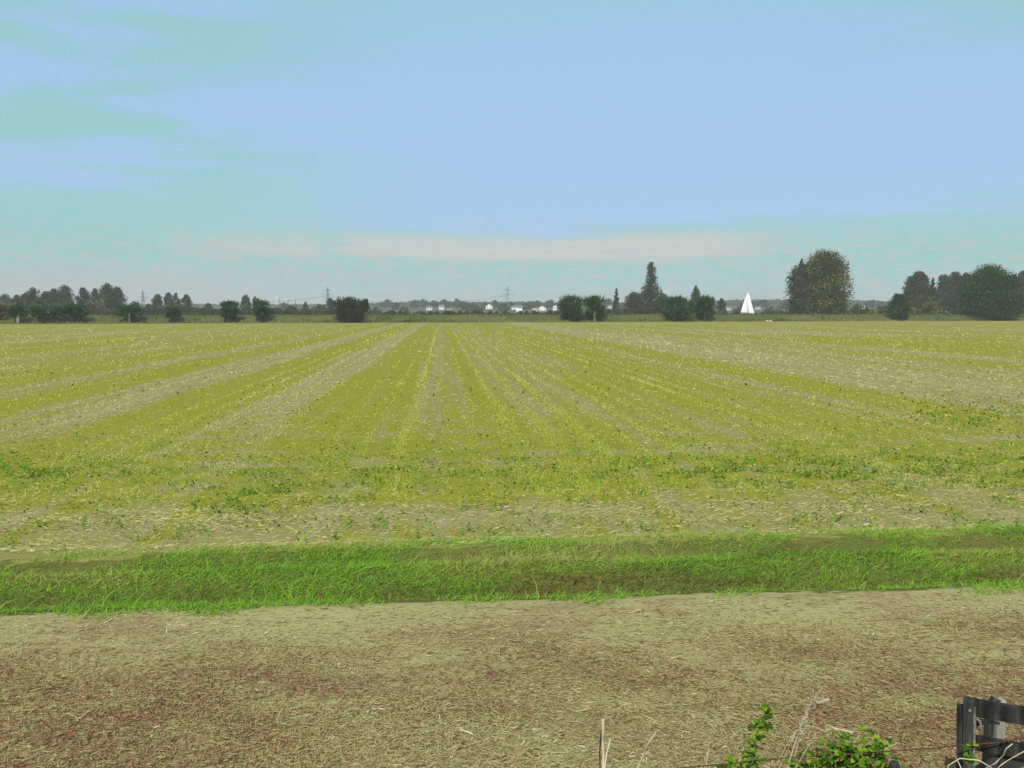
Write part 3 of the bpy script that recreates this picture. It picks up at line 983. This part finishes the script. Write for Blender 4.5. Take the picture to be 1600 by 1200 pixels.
# the tall poplar group
tree('poplar_tree', 'tallest poplar with a narrow top above the broad low willow', 1017, 406, 58, 470, 'poplar', 'leaf_grey', .04, base_z=GZ, dens=.23)
tree('broadleaf_tree', 'rounded tree under the left side of the tall poplar', 990, 456, 42, 455, 'round', 'leaf_grey', .08, base_z=GZ)
tree('broadleaf_tree', 'low tree under the right side of the tall poplar', 1036, 458, 36, 458, 'round', 'leaf_grey', .08, base_z=GZ)

# the big tree right of the sail
tree('broadleaf_tree', 'biggest domed tree, standing right of the white sail', 1287, 393, 84, 430, 'dome', 'leaf_olive', .06, base_z=GZ, dens=1.0)
tree('broadleaf_tree', 'grey tree joined to the left side of the biggest domed tree', 1256, 412, 56, 434, 'dome', 'leaf_grey', .05, base_z=GZ)
tree('poplar_tree', 'thin spire rising on the left shoulder of the biggest domed tree', 1251, 403, 7, 445, 'column', 'leaf_grey', .7, base_z=GZ)
tree('thicket', 'olive bush at the right foot of the biggest domed tree', 1342, 475, 38, 425, 'bush', 'leaf_olive', .02, base_z=GZ, cat='thicket')

for px, top, w, st, d, lf, lab in [
    (1421, 430, 20, 'column', 500, 'leaf_grey', 'hazy tree left of the right hand group, behind the rounded dark bush'),
    (1434, 423, 30, 'column', 505, 'leaf_grey', 'tallest hazy tree just right of the rounded dark bush'),
    (1456, 431, 17, 'spire', 470, 'leaf_dark', 'darker slim tree between two hazy grey crowns at the right'),
    (1474, 427, 26, 'column', 520, 'leaf_grey', 'hazy grey tree next right of the darker slim tree'),
    (1491, 423, 24, 'column', 525, 'leaf_grey', 'hazy grey tree just left of the big dense tree at the right'),
    (1507, 424, 22, 'column', 520, 'leaf_grey', 'hazy grey tree peeping over the left shoulder of the big dense tree'),
    (1581, 426, 22, 'round', 500, 'leaf_grey', 'hazy tree peeping over the right shoulder of the big dense tree'),
    (1597, 422, 28, 'round', 500, 'leaf_grey', 'hazy tree cut by the right edge of the picture'),
    (1455, 462, 22, 'bush', 450, 'leaf_olive', 'olive bush below the darker slim tree at the right'),
    (1385, 478, 30, 'bush', 480, 'leaf_grey', 'low hazy thicket just left of the rounded dark bush'),
]:
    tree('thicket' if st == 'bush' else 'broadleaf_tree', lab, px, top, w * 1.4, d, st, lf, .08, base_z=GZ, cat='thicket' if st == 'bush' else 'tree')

# small trees among the far houses
fl = 'small hazy tree among the far white houses'
for k, px in enumerate([588, 602, 618, 632, 648, 660, 678, 684, 697, 710, 722, 735, 748, 757, 772, 783, 797, 822, 829, 841, 856, 862, 873, 950, 962, 1130, 1150, 1160, 1178, 1192, 1205, 1222, 1355, 1362, 1378, 430, 445, 470, 490]):
    dd = 840 + rng.uniform(0, 480)
    if min(abs(px - h_) for h_ in (671, 690, 702, 764, 809, 836, 847, 867, 953, 1137, 1184, 1345, 1370)) < 13:
        dd = 1310
    zb = float(slope_z(dd))
    rowb = 488 - (zb - CAM_H) / dd * F
    tree('far_tree', 'small hazy tree among the far houses below the wooded ridge', px + rng.normal(0, 2), rowb - rng.uniform(8, 14), rng.uniform(13, 26), dd, 'round', 'leaf_grey', .08,
         'small hazy trees among the far houses', base_z=zb)


def hedge(label, x0, x1, rows, d, leaf):
    """a long hedge: photo columns x0..x1, rows = heights of its top along it"""
    nh_ = int((x1 - x0) * 70)
    px_ = rng.uniform(x0, x1, nh_)
    top_ = np.interp(px_, np.linspace(x0, x1, len(rows)), rows) + 2.2 * np.sin(px_ * .41 + 2 * np.sin(px_ * .13))
    hz = CAM_H + (488 - top_) / F * d
    hgt = np.maximum(hz - GZ, .5)
    pos = np.stack([(px_ - 800) / F * d, d + rng.normal(0, 2.2, nh_), GZ + hgt * (1 - rng.uniform(0, 1, nh_) ** 1.6 * .98)], 1)
    nr = unit(np.stack([rng.normal(0, 1, nh_), rng.normal(-.6, .6, nh_), rng.uniform(-.2, 1, nh_)], 1))
    a = unit(np.cross(nr, rng.normal(size=(nh_, 3)))); b_ = np.cross(nr, a)
    sz = (d / 987) * rng.uniform(.5, 1.1, nh_)[:, None]
    v = np.stack([pos - a * sz, pos - b_ * sz * .62, pos + a * sz, pos + b_ * sz * .62], 1)
    cv = .45 + .3 * np.sin(px_ * .55 + np.sin(px_ * .21) * 3)
    o = mesh_np('hedge', v.reshape(-1, 3), np.arange(nh_ * 4).reshape(nh_, 4), M[leaf], var=np.clip(cv + rng.normal(0, .18, nh_), 0, 1))
    tag(o, label, 'hedge')


hedge('long grey hedge beyond the river, behind the willows on the left', -60, 330, [478, 476, 480, 476, 480, 484, 482, 480, 484], 462, 'leaf_grey')
hedge('low grey hedge beyond the river between the willow pair and the pylon', 330, 875, [485, 486, 483, 487, 485, 488, 487, 489, 488, 487, 489, 488, 487], 440, 'leaf_grey')
hedge('low hedge beyond the river from the slim poplar to the white sail', 940, 1235, [486, 484, 482, 483, 485, 488, 489, 488, 486], 500, 'leaf_grey')
hedge('low hedge beyond the river at the right of the biggest domed tree', 1330, 1660, [486, 485, 482, 484, 486, 484, 482, 486, 485], 455, 'leaf_olive')

# ------------------------------------------------------------------ far houses
HG = 'white houses below the wooded ridge'


def house(px, py, w, h, d, label, wall='white_wall', roof='slate', gable_front=False, group=HG):
    """py: row of the ridge, w: width in photo pixels, h: wall height in pixels"""
    # find where on the slope the foot of the walls shows at the right row
    if d > 700:
        want = py + h + 1.5
        ds = np.linspace(820, 1400, 300)
        d = float(ds[np.argmin(np.abs(488 - (slope_z(ds) - CAM_H) / ds * F - want))])
    p = at(px, py, d)
    W_ = w / F * d; base = p.z
    rh = W_ * .36 if gable_front else max(W_ * .20, 1.6)
    zb = float(slope_z(d)) - .3 if d > 700 else GZ
    rh = min(rh, (base - zb) * .45)
    ze = base - rh
    D_ = W_ * .8 if not gable_front else W_ * 1.4
    r = empty('house', (p.x, d, zb), rng.normal(0, .12))
    tag(r, label, 'house', group)
    H = ze - zb
    b = MB()
    if gable_front:
        b.prism([(-W_ / 2, -D_ / 2, 0), (W_ / 2, -D_ / 2, 0), (W_ / 2, -D_ / 2, H), (0, -D_ / 2, H + rh), (-W_ / 2, -D_ / 2, H)], (0, D_, 0))
    else:
        b.prism([(-W_ / 2, -D_ / 2, 0), (-W_ / 2, D_ / 2, 0), (-W_ / 2, D_ / 2, H), (-W_ / 2, 0, H + rh), (-W_ / 2, -D_ / 2, H)], (W_, 0, 0))
    b.build('wall', M[wall], r)
    o = .35; th = .25
    rf = MB()
    if gable_front:
        for sgn in (-1, 1):
            k = rh / (W_ / 2)
            rf.prism([(sgn * (W_ / 2 + o), -D_ / 2 - o, H - o * k + .05), (0, -D_ / 2 - o, H + rh + .05), (0, -D_ / 2 - o, H + rh + .05 + th), (sgn * (W_ / 2 + o), -D_ / 2 - o, H - o * k + .05 + th)], (0, D_ + 2 * o, 0))
    else:
        for sgn in (-1, 1):
            k = rh / (D_ / 2)
            rf.prism([(-W_ / 2 - o, sgn * (D_ / 2 + o), H - o * k + .05), (-W_ / 2 - o, 0, H + rh + .05), (-W_ / 2 - o, 0, H + rh + .05 + th), (-W_ / 2 - o, sgn * (D_ / 2 + o), H - o * k + .05 + th)], (W_ + 2 * o, 0, 0))
    ro = rf.build('roof', M[roof], r)
    c = MB(); c.box((W_ * .28, 0, H + rh + .35), (.9, .9, 1.8)); c.build('chimney', M['tile'], ro)
    nw = max(2, int(W_ / 4))
    for k in range(min(nw, 5)):
        wx = -W_ / 2 + W_ * (k + .5) / min(nw, 5)
        fr = MB(); fr.box((wx, -D_ / 2 - .02, H - 1.6), (1.5, .12, 1.5)); fo = fr.build('window', M['white_wall'], r)
        pn = MB(); pn.box((wx, -D_ / 2 - .06, H - 1.6), (1.2, .10, 1.2)); pn.build('pane', M['pane'], fo)
    return r


house(671, 479, 9, 4, 1150, 'far white house at the left end of the row, beside a hazy tree')
house(690, 477, 8, 5, 1200, 'far white house high up just left of the middle of the ridge')
house(702, 483, 8, 3, 1050, 'low far white cottage below the high white house', roof='tile')
house(764, 475, 10, 6, 1020, 'white gabled house with an orange roofed wing left of the pylon', roof='orange_tile', gable_front=True)
house(807, 478, 16, 4, 1050, 'long low white house right of the pylon')
house(811, 483, 8, 3, 980, 'small bright white cottage below the long white house', roof='white_wall')
house(836, 482, 7, 4, 980, 'small pale yellow house between the pylon and the two dark willows', wall='cream_wall', roof='orange_tile')
house(847, 479, 10, 5, 1000, 'white house with a peaked gable left of the two dark willows', gable_front=True, roof='white_wall')
house(867, 477, 6, 6, 1000, 'narrow white house half hidden beside the left dark willow', gable_front=True)
house(953, 477, 7, 3, 1100, 'far white house between the dark willows and the slim poplar')
house(1137, 480, 9, 4, 950, 'white house just left of the sail', roof='slate')
house(1184, 479, 8, 3, 1050, 'small white house just right of the sail')
house(1345, 477, 10, 4, 900, 'bright white house right of the biggest domed tree', roof='white_wall')
house(1370, 472, 5, 6, 900, 'narrow white house further right of the biggest domed tree', gable_front=True)
house(1440, 483, 15, 3, 620, 'long low white house under the hazy trees at the right')
house(1482, 481, 6, 3, 640, 'small white house left of the big dense tree at the right')

# ------------------------------------------------------------------ pylons and far towers
def pylon(px, top, d, label, arms=3):
    p = at(px, top, d)
    H = p.z - GZ
    r = empty('electricity_pylon', (p.x, d, GZ))
    tag(r, label, 'pylon', 'electricity pylons on the horizon')
    b = MB(); wb = H * .085; t = max(.16, d * .00016)

    def half(h): return wb * (1 - h) ** 1.3 + .014 * H
    lv = [0, .2, .38, .54, .67, .78, .87, .94, 1]
    for i in range(len(lv) - 1):
        a, c = half(lv[i]), half(lv[i + 1]); z0, z1 = lv[i] * H, lv[i + 1] * H
        A = [(-a, -a, z0), (a, -a, z0), (a, a, z0), (-a, a, z0)]
        C = [(-c, -c, z1), (c, -c, z1), (c, c, z1), (-c, c, z1)]
        for k in range(4):
            b.beam(A[k], C[k], t * 1.5, t * 1.5)
            b.beam(A[k], C[(k + 1) % 4], t, t)
            b.beam(A[(k + 1) % 4], C[k], t, t)
    b.build('lattice_mast', M['steel'], r)
    for h, wd in [(.60, .15), (.74, .20), (.88, .13)][:arms]:
        m = MB(); z = h * H
        for sg in (-1, 1):
            m.beam((0, 0, z), (sg * wd * H, 0, z), t * 1.3, t * 1.3)
            m.beam((0, 0, z + .04 * H), (sg * wd * H, 0, z), t, t)
            m.beam((sg * wd * H * .5, 0, z + .02 * H), (sg * wd * H * .5, 0, z), t, t)
            m.tube([(sg * wd * H, 0, z), (sg * wd * H, 0, z - .045 * H)], t * .7, 5)
        m.build('cross_arm', M['steel'], r)
    return r, H


py1, H1 = pylon(793, 448, 1080, 'dark lattice pylon standing clear in the middle of the horizon')
py2, H2 = pylon(512, 449, 1250, 'faint pylon rising left of the large dark bush')
py3, H3 = pylon(223, 454, 1350, 'faintest pylon in the gap right of the left grey wood')
for (a, Ha), (b, Hb), lab in [((py1, H1), (py2, H2), 'thin sagging power line between the middle pylon and the one by the dark bush'),
                              ((py2, H2), (py3, H3), 'thin sagging power line between the two faint pylons on the left')]:
    pa, pb = a.location + Vector((0, 0, Ha * .70)), b.location + Vector((0, 0, Hb * .70))
    m = MB()
    for sg in (-1, 1):
        pts = []
        for k in range(17):
            u_ = k / 16
            q = pa.lerp(pb, u_) + Vector((0, sg * 3, -4 * u_ * (1 - u_) * 9))
            pts.append(q)
        m.tube(pts, .11, 4)
    tag(m.build('power_line', M['steel']), lab, 'power line')


def cooling_tower(px, top, w, d, label):
    p = at(px, top, d); H = p.z - GZ; R = w / F * d / 2
    r = MB()
    hs = np.linspace(0, 1, 9)
    rr = [R * (1.25 - .75 * h + .45 * h * h * (h > 0)) for h in hs]
    r.tube([(0, 0, h * H) for h in hs], rr, 16)
    o = r.build('cooling_tower', M['concrete'], smooth=True)
    o.location = (p.x, d, GZ)
    tag(o, label, 'tower', 'pale towers on the horizon')


cooling_tower(433, 464, 8, 2050, 'first and widest pale tower on the horizon right of the willow pair')
cooling_tower(448, 466, 6, 2050, 'middle pale tower on the horizon right of the willow pair')
cooling_tower(459, 465, 6, 2050, 'last pale tower on the horizon left of the pointed hazy tree')

# ------------------------------------------------------------------ sailing boat
BD = 372.0
bp = at(1168, 489, BD)
boat = empty('sailing_boat', (bp.x, BD, 1.2))
tag(boat, 'white sailing boat passing behind the river bank', 'boat')
k = BD / F
topz = at(1168, 456, BD).z - 1.2
footz = at(1168, 489.5, BD).z - 1.2
hl = MB()
secs = []
for u_ in np.linspace(0, 1, 9):
    xx = -2.6 + 5.2 * u_
    hb = .95 * math.sin(math.pi * min(1, .25 + .75 * (1 - u_))) * (1 if u_ < .9 else .35) + .05
    secs.append([(xx, -hb, .75), (xx, -hb * .75, .15), (xx, 0, -.2), (xx, hb * .75, .15), (xx, hb, .75)])
base = len(hl.v)
for sec in secs:
    hl.v += sec
for i in range(8):
    for j in range(4):
        a = base + i * 5 + j
        hl.f.append((a, a + 1, a + 6, a + 5))
    hl.f.append((base + i * 5 + 4, base + i * 5, base + i * 5 + 5, base + i * 5 + 9))
hl.f.append(tuple(base + j for j in range(5)))
hl.f.append(tuple(base + 40 + j for j in range(4, -1, -1)))
hl.build('hull', M['hull'], boat)
mx = (1169 - 1168) * k
ms = MB(); ms.tube([(mx, 0, .5), (mx, 0, topz + .1)], [.07, .05], 8); ms.build('mast', M['alu'], boat, smooth=True)
bo = MB(); bo.tube([(mx, 0, footz - .08), (-11.5 * k, -.5, footz - .02)], .05, 8); bo.build('boom', M['alu'], boat, smooth=True)


def sail(name, corner_top, corner_tack, corner_clew, belly, parent):
    T, A, C = Vector(corner_top), Vector(corner_tack), Vector(corner_clew)
    nn = 12
    v, f = [], []
    for i in range(nn + 1):
        h = i / nn
        for j in range(7):
            u_ = j / 6
            p = A.lerp(T, h).lerp(C.lerp(T, h) + (C - A).normalized() * .35 * math.sin(math.pi * h), u_)
            p = p + Vector((0, -belly * math.sin(math.pi * u_) * math.sin(math.pi * min(1, h + .12)) * (1 - .4 * h), 0))
            v.append(p)
    for i in range(nn):
        for j in range(6):
            a = i * 7 + j
            f.append((a, a + 1, a + 8, a + 7))
    o = mesh_np(name, [tuple(p) for p in v], f, M['sail'], parent, smooth=True)
    sm = o.modifiers.new('thick', 'SOLIDIFY'); sm.thickness = .02
    return o


sail('mainsail', (mx - .08, 0, topz), (mx - .08, 0, footz), (-11 * k, -.5, footz + .05), .35, boat)
sail('jib', (mx + .08, 0, topz * .93), (11.2 * k, 0, footz - .2), (mx + .2, -.5, footz - .1), .25, boat)

# ------------------------------------------------------------------ small pale things on the far field edge
for px, lab in [(1198.5, 'left of two small pale straw bales at the far field edge'), (1204, 'right of two small pale straw bales at the far field edge')]:
    p = at(px, 498.5, dist_at(px) - 4)
    m = MB()
    m.prism([(-.42, -.25, .03), (-.38, -.25, 0), (.38, -.25, 0), (.42, -.25, .03), (.42, -.25, .40), (.38, -.25, .44), (-.38, -.25, .44), (-.42, -.25, .40)], (0, .5, 0))
    o = m.build('straw_bale', M['stalk'], bevel=.03)
    o.location = (p.x, p.y, 0.02)
    o.rotation_euler = (0, 0, random.uniform(-.2, .2))
    tag(o, lab, 'bale', 'pale bales at the far field edge')
sd = dist_at(73) + 4
sp_ = at(73, 503, sd)
shed = empty('shed', (sp_.x, sd, land_height(sp_.x, sd) - .1))
tag(shed, 'small pale shed seen between the second and third willows', 'shed')
m = MB(); m.box((0, 0, .5), (2.0, 1.8, 1.0)); m.build('wall', M['worn_wood'], shed)
m = MB(); m.prism([(-1.15, -1.05, 1.01), (1.15, -1.05, 1.01), (1.0, -1.05, 1.45), (.55, -1.05, 1.72), (0, -1.05, 1.80), (-.55, -1.05, 1.72), (-1.0, -1.05, 1.45)], (0, 2.1, 0)); m.build('roof', M['stalk'], shed)

# ------------------------------------------------------------------ gate, posts and wire close to the camera
GD = 5.45
gl = at(1517, 1100, GD)                      # top of the meeting stile
gate = empty('field_gate', (gl.x, GD, 0), math.radians(-26))
tag(gate, 'black tarred wooden field gate with sloping rails at the lower right', 'gate')
zt = at(1517, 1092, GD).z
ppx = GD / F                                  # metres per photo pixel here


def board(name, c, size, mat, parent, rot=(0, 0, 0), bevel=.006):
    m = MB(); m.box((0, 0, 0), size)
    o = m.build(name, M[mat], parent, bevel=bevel)
    o.location = c; o.rotation_euler = rot
    return o


stile_h = zt - .12
board('stile', (0, 0, .12 + stile_h / 2), (.062, .07, stile_h), 'post_wood', gate, (0, math.radians(-1.2), 0))
board('latch_block', (-.046, .012, zt - .30), (.042, .06, .50), 'tar_wood', gate, (0, math.radians(-1.2), 0))
for dz, hh, drop in [(-.060, .100, .0), (-.262, .085, .0), (-.62, .085, 0)]:
    board('rail', (1.0, .012, zt + dz - .01), (2.0, .035, hh), 'tar_wood', gate, (0, math.radians(1.2), 0))
br = MB(); br.beam((-.02, .045, zt - .52), (.34, .045, zt - .23), .03, .11); br.build('brace', M['tar_wood'], gate, bevel=.005)
# curved knee in the corner under the top rail
kn = MB()
kp = [(.030, -.018, zt - .108), (.150, -.018, zt - .110)]
for a in np.linspace(0, 1, 8):
    kp.append((.150 - .118 * math.sin(a * math.pi / 2), -.018, zt - .118 - .045 * (1 - math.cos(a * math.pi / 2))))
kn.prism(kp, (0, .028, 0)); kn.build('knee', M['tar_wood'], gate)
# mottled grey wood strap down the right edge of the stile
board('edging', (.024, -.037, zt - .23), (.012, .006, .40), 'edging_wood', gate, (0, math.radians(-1.2), 0), .002)
lt = MB()
lt.tube([(.03, -.045, zt - .09), (.05, -.055, zt - .10), (.056, -.05, zt - .13), (.05, -.045, zt - .16)], .006, 6)
lt.build('latch', M['iron'], gate, smooth=True)
for bz in (.055, .262):
    bm_ = MB(); bm_.tube([(-.004, -.034, zt - bz), (-.004, -.043, zt - bz)], [.009, .007], 8); bm_.build('bolt', M['iron'], gate)
far_stile = board('stile', (2.05, 0, .12 + stile_h / 2 - .04), (.07, .07, stile_h), 'post_wood', gate)

pp = at(1561, 1089, 5.95)
post = empty('fence_post', (pp.x, 5.95, 0), .25)
tag(post, 'weathered pale grey post standing just behind the black gate', 'post', 'posts by the gate')
m = MB(); hp = pp.z
m.prism([(-.029, -.030, -.1), (.029, -.030, -.1), (.029, .030, -.1), (-.029, .030, -.1)], (0.004, 0, hp + .08))
m.build('shaft', M['worn_wood'], post, bevel=.008)
m = MB(); m.beam((-.055, .0, hp - .07), (-.02, 0, hp - .005), .05, .045); m.beam((-.065, 0.01, hp - .42), (-.055, .01, hp - .06), .035, .05, (0, 1, 0))
m.build('shaded_side', M['post_wood'], post, bevel=.004)  # dark timber added to stand for the post's shaded left side
cp = MB(); cp.prism([(-.020, -.02, hp - .021), (.028, -.02, hp - .021), (.028, .02, hp - .021), (-.020, .02, hp - .021)], (.002, 0, .010)); cp.build('cap', M['worn_wood'], post, bevel=.003)

sp2 = at(1398, 1191, 5.35)
sm_ = MB()
sm_.tube([(0, 0, -.1), (.005, 0, sp2.z * .5), (0, 0, sp2.z - .01), (0, 0, sp2.z)], [.032, .030, .028, .022], 10)
stub = sm_.build('fence_post', M['tar_wood'], smooth=False)
stub.location = (sp2.x, 5.35, 0)
tag(stub, 'short black round post at the bottom edge beside the bramble', 'post', 'posts by the gate')

wm = MB()
wpts = [at(px, py, 5.33) for px, py in [(1000, 1208), (1062, 1200), (1120, 1195), (1240, 1183), (1330, 1178), (1400, 1173), (1460, 1169), (1500, 1165), (1560, 1160), (1600, 1153), (1680, 1142)]]
wm.tube(wpts, .0028, 6)
for strand in (0, 1):
    tp = []
    for i in range(len(wpts) - 1):
        for u_ in np.linspace(0, 1, 14, endpoint=False):
            p = wpts[i].lerp(wpts[i + 1], u_)
            a = (i * 14 + u_ * 14) * 1.1 + strand * math.pi
            tp.append(p + Vector((0, math.cos(a) * .003, math.sin(a) * .003)))
    wm.tube(tp, .0018, 5)
for i in range(2, len(wpts) - 1):
    for u_ in (.2, .7):
        p = wpts[i].lerp(wpts[i + 1], u_)
        for sgn in (-1, 1):
            wm.tube([p + Vector((-.004 * sgn, -.006, -.014)), p, p + Vector((.006 * sgn, .006, .016))], .0015, 4)
tag(wm.build('barbed_wire', M['rust'], smooth=True), 'rusty red brown barbed wire strung past the gate', 'wire')
ep = at(985, 1210, 5.33)
em = MB(); em.tube([(0, 0, -.1), (0, 0, ep.z * .6), (0, 0, ep.z + .03)], [.03, .03, .027], 8)
# ------------------------------------------------------------------ dry stalks, grass stems and brambles
def stalk(label, pts_px, r0, r1, d=5.35, name='dry_stalk', seed=0.0, sway=.15):
    """stem through photo points at depth d, carried on down to the ground"""
    pts = [at(px, py, d + .06 * math.sin(i * 1.3 + seed)) for i, (px, py) in enumerate(pts_px)]
    foot = pts[0] + Vector((random.uniform(-sway, sway) * .5, random.uniform(-.05, .05), -pts[0].z - .02))
    pts = [foot] + [foot.lerp(pts[0], .5)] + pts
    n_ = len(pts)
    m = MB()
    m.tube(pts, [r0 + (r1 - r0) * i / (n_ - 1) for i in range(n_)], 6)
    return m, pts


def seedhead(m, a, b, n=40, ln=.016, r=.0016):
    ax = (b - a).normalized()
    for i in range(n):
        u_ = i / n
        p = a.lerp(b, u_)
        dv = (ax * 1.3 + Vector((random.gauss(0, .5), random.gauss(0, .5), random.gauss(0, .3)))).normalized()
        m.tube([p, p + dv * ln * (.6 + .8 * math.sin(math.pi * (u_ * .85 + .1)))], [r * 1.5, r * .5], 4)


SG = 'dry stems standing in the foreground'
m, p = stalk('', [(942, 1205), (943, 1180), (942, 1150), (942, 1124)], .0085, .0075, sway=.02)
tag(m.build('dry_stalk', M['stalk'], smooth=True), 'thick broken pale stalk, leftmost and stoutest of the dry stems', 'stalk', SG)
m, p = stalk('', [(938, 1205), (937, 1175), (940, 1140)], .006, .004, 5.42)
tag(m.build('dry_stalk', M['tar_wood'], smooth=True), 'dark curved stem close against the thick pale stalk', 'stalk', SG)
m, p = stalk('', [(946, 1190), (949, 1172), (954, 1155)], .005, .004, 5.33)
tag(m.build('dry_stalk', M['stalk'], smooth=True), 'short pale twig leaning right beside the thick stalk', 'stalk', SG)
m, p = stalk('', [(993, 1205), (1005, 1180), (1012, 1163), (1025, 1144)], .0065, .003, 5.3)
m.tube([p[-3], p[-3] + Vector((.03, 0, .02)), p[-3] + Vector((.045, .01, .005))], [.003, .0025, .001], 5)
tag(m.build('dry_stalk', M['stalk'], smooth=True), 'bare pale stem slanting right, second group from the left', 'stalk', SG)
m, p = stalk('', [(1102, 1205), (1107, 1170), (1110, 1145), (1118, 1120)], .0035, .002, 5.4)
seedhead(m, p[-3], p[-1], 34, .014)
tag(m.build('dry_stalk', M['stalk'], smooth=True), 'thin upright grass stem with a narrow seed head left of the tall bramble', 'grass stem', SG)
for (pts, lab) in [
    ([(1236, 1205), (1246, 1165), (1257, 1120), (1270, 1078)], 'tallest feathery grass stem between the two brambles'),
    ([(1228, 1205), (1246, 1150), (1264, 1108), (1282, 1079)], 'feathery grass stem just right of the tallest one'),
    ([(1215, 1205), (1240, 1152), (1262, 1112), (1276, 1098), (1293, 1093)], 'feathery grass stem arching right with a drooping tip'),
    ([(1206, 1205), (1232, 1160), (1252, 1138), (1270, 1135)], 'low arching feathery grass stem left of the bramble bush'),
    ([(1240, 1205), (1256, 1178), (1276, 1145), (1300, 1137), (1330, 1144)], 'long feathery stem arching over the bramble bush'),
]:
    m, p = stalk('', pts, .0032, .0018, 5.25 + random.uniform(0, .2))
    for a, b in zip(p[-3:-1], p[-2:]):
        seedhead(m, a, b, 46, .018, .0022)
    tag(m.build('feathery_grass', M['stalk'], smooth=True), lab, 'grass stem', 'feathery grass stems between the brambles')
for (pts, d, lab) in [
    ([(1478, 1206), (1482, 1196), (1500, 1185), (1530, 1188), (1556, 1204)], 5.1, 'pale bent stem arching across the foot of the black gate'),
    ([(1552, 1206), (1566, 1194), (1582, 1184), (1602, 1173)], 5.1, 'thick pale stem slanting up right before the lower gate rail'),
    ([(1540, 1200), (1556, 1192), (1568, 1180), (1572, 1170), (1582, 1162)], 5.15, 'thin pale stem crossing the lower gate rail'),
    ([(1504, 1206), (1500, 1196), (1492, 1180), (1489, 1174)], 5.2, 'thin pale stem leaning left against the gate stile'),
]:
    m, p = stalk('', pts, .0045, .0028, d)
    tag(m.build('dry_stalk', M['stalk'], smooth=True), lab, 'stalk', 'pale stems around the gate')


def bramble(label, canes, nleaf, lw, d0=5.4, box=None):
    """canes: lists of photo points; leaves sit along the canes"""
    root_p = at(canes[0][0][0], 1200, d0)
    r = empty('bramble', (root_p.x, d0, 0))
    tag(r, label, 'bramble', 'green brambles at the bottom edge')
    cm = MB(); spots = []
    for ci, c in enumerate(canes):
        pts = [at(px, py, d0 + random.uniform(-.12, .12)) - Vector((root_p.x, d0, 0)) for px, py in c]
        foot = Vector((pts[0].x * .4, pts[0].y * .4, -.03))
        full = [foot, foot.lerp(pts[0], .5) + Vector((random.uniform(-.05, .05), 0, 0))] + pts
        cm.tube(full, [.006 - .0035 * i / len(full) for i in range(len(full))], 5)
        seg = [full[1]] + pts
        for i in range(len(seg) - 1):
            spots.append((seg[i], seg[i + 1], 1.0 if i else .8))
    cm.build('cane', M['bark'], r, smooth=True)
    V, Fc, var = [], [], []
    ws = np.array([(b - a).length * w for a, b, w in spots]); ws /= ws.sum()
    for k in range(nleaf):
        a, b, _ = spots[int(rng.choice(len(spots), p=ws))]
        c = a.lerp(b, random.random()) + Vector((random.gauss(0, lw), random.gauss(0, lw), random.gauss(0, lw * .7)))
        tv = random.random()
        for leaflet in range(3):
            az = random.uniform(0, 6.28) if leaflet == 0 else az + 2.1
            if leaflet == 0: base_az = az
            fwd = Vector((math.cos(az), math.sin(az), random.uniform(-.45, .25))).normalized()
            up = Vector((random.gauss(0, .35), random.gauss(-.35, .35), 1)).normalized()
            side = fwd.cross(up).normalized(); up = side.cross(fwd)
            L_ = random.uniform(.022, .042)
            w_ = L_ * .40
            b0 = len(V)
            V += [c, c + fwd * L_ * .35 + side * w_ + up * .004, c + fwd * L_ * .75 + side * w_ * .75 + up * .003, c + fwd * L_ - up * .004,
                  c + fwd * L_ * .75 - side * w_ * .75 + up * .003, c + fwd * L_ * .35 - side * w_ + up * .004, c + fwd * L_ * .5 - up * .002]
            for t3 in ((0, 1, 6), (1, 2, 6), (2, 3, 6), (3, 4, 6), (4, 5, 6), (5, 0, 6)):
                Fc.append([b0 + q for q in t3]); var.append(min(1, max(0, tv * .8 + random.gauss(.1, .12))))
    mesh_np('leaves', [tuple(p) for p in V], Fc, M['leaf_bramble'], r, var=var)
    return r


bramble('tall upright bramble shoot with bright green leaves left of the feathery grass',
        [[(1168, 1205), (1176, 1180), (1182, 1150), (1192, 1122), (1202, 1102)], [(1160, 1208), (1170, 1196), (1182, 1185)], [(1125, 1206), (1140, 1196), (1152, 1190)]], 150, .024)
bramble('wide leafy bramble bush left of the short black post',
        [[(1300, 1205), (1298, 1185), (1302, 1165), (1300, 1150)], [(1270, 1206), (1260, 1192), (1250, 1182)], [(1320, 1205), (1335, 1185), (1352, 1172), (1372, 1158)],
         [(1280, 1206), (1290, 1190), (1310, 1178)], [(1350, 1206), (1365, 1190), (1380, 1175)], [(1330, 1206), (1325, 1188), (1318, 1172)], [(1375, 1206), (1385, 1195), (1388, 1182)]], 400, .038)
bramble('small leafy shoot climbing the stile of the black gate',
        [[(1512, 1206), (1511, 1190), (1516, 1172), (1518, 1164)]], 16, .012, 5.22)

# ------------------------------------------------------------------ haze
hm, ht, hout = new_mat('haze_air')
pv = ht.n('ShaderNodeVolumePrincipled')
pv.inputs['Color'].default_value = (.90, .88, .93, 1)
pv.inputs['Density'].default_value = 0.00021
pv.inputs['Anisotropy'].default_value = 0.0
ht.link(pv.outputs[0], hout.inputs['Volume'])
m = MB(); m.box((0, 1150, 31), (5200, 2700, 66))
tag(m.build('haze', hm), kind='stuff')
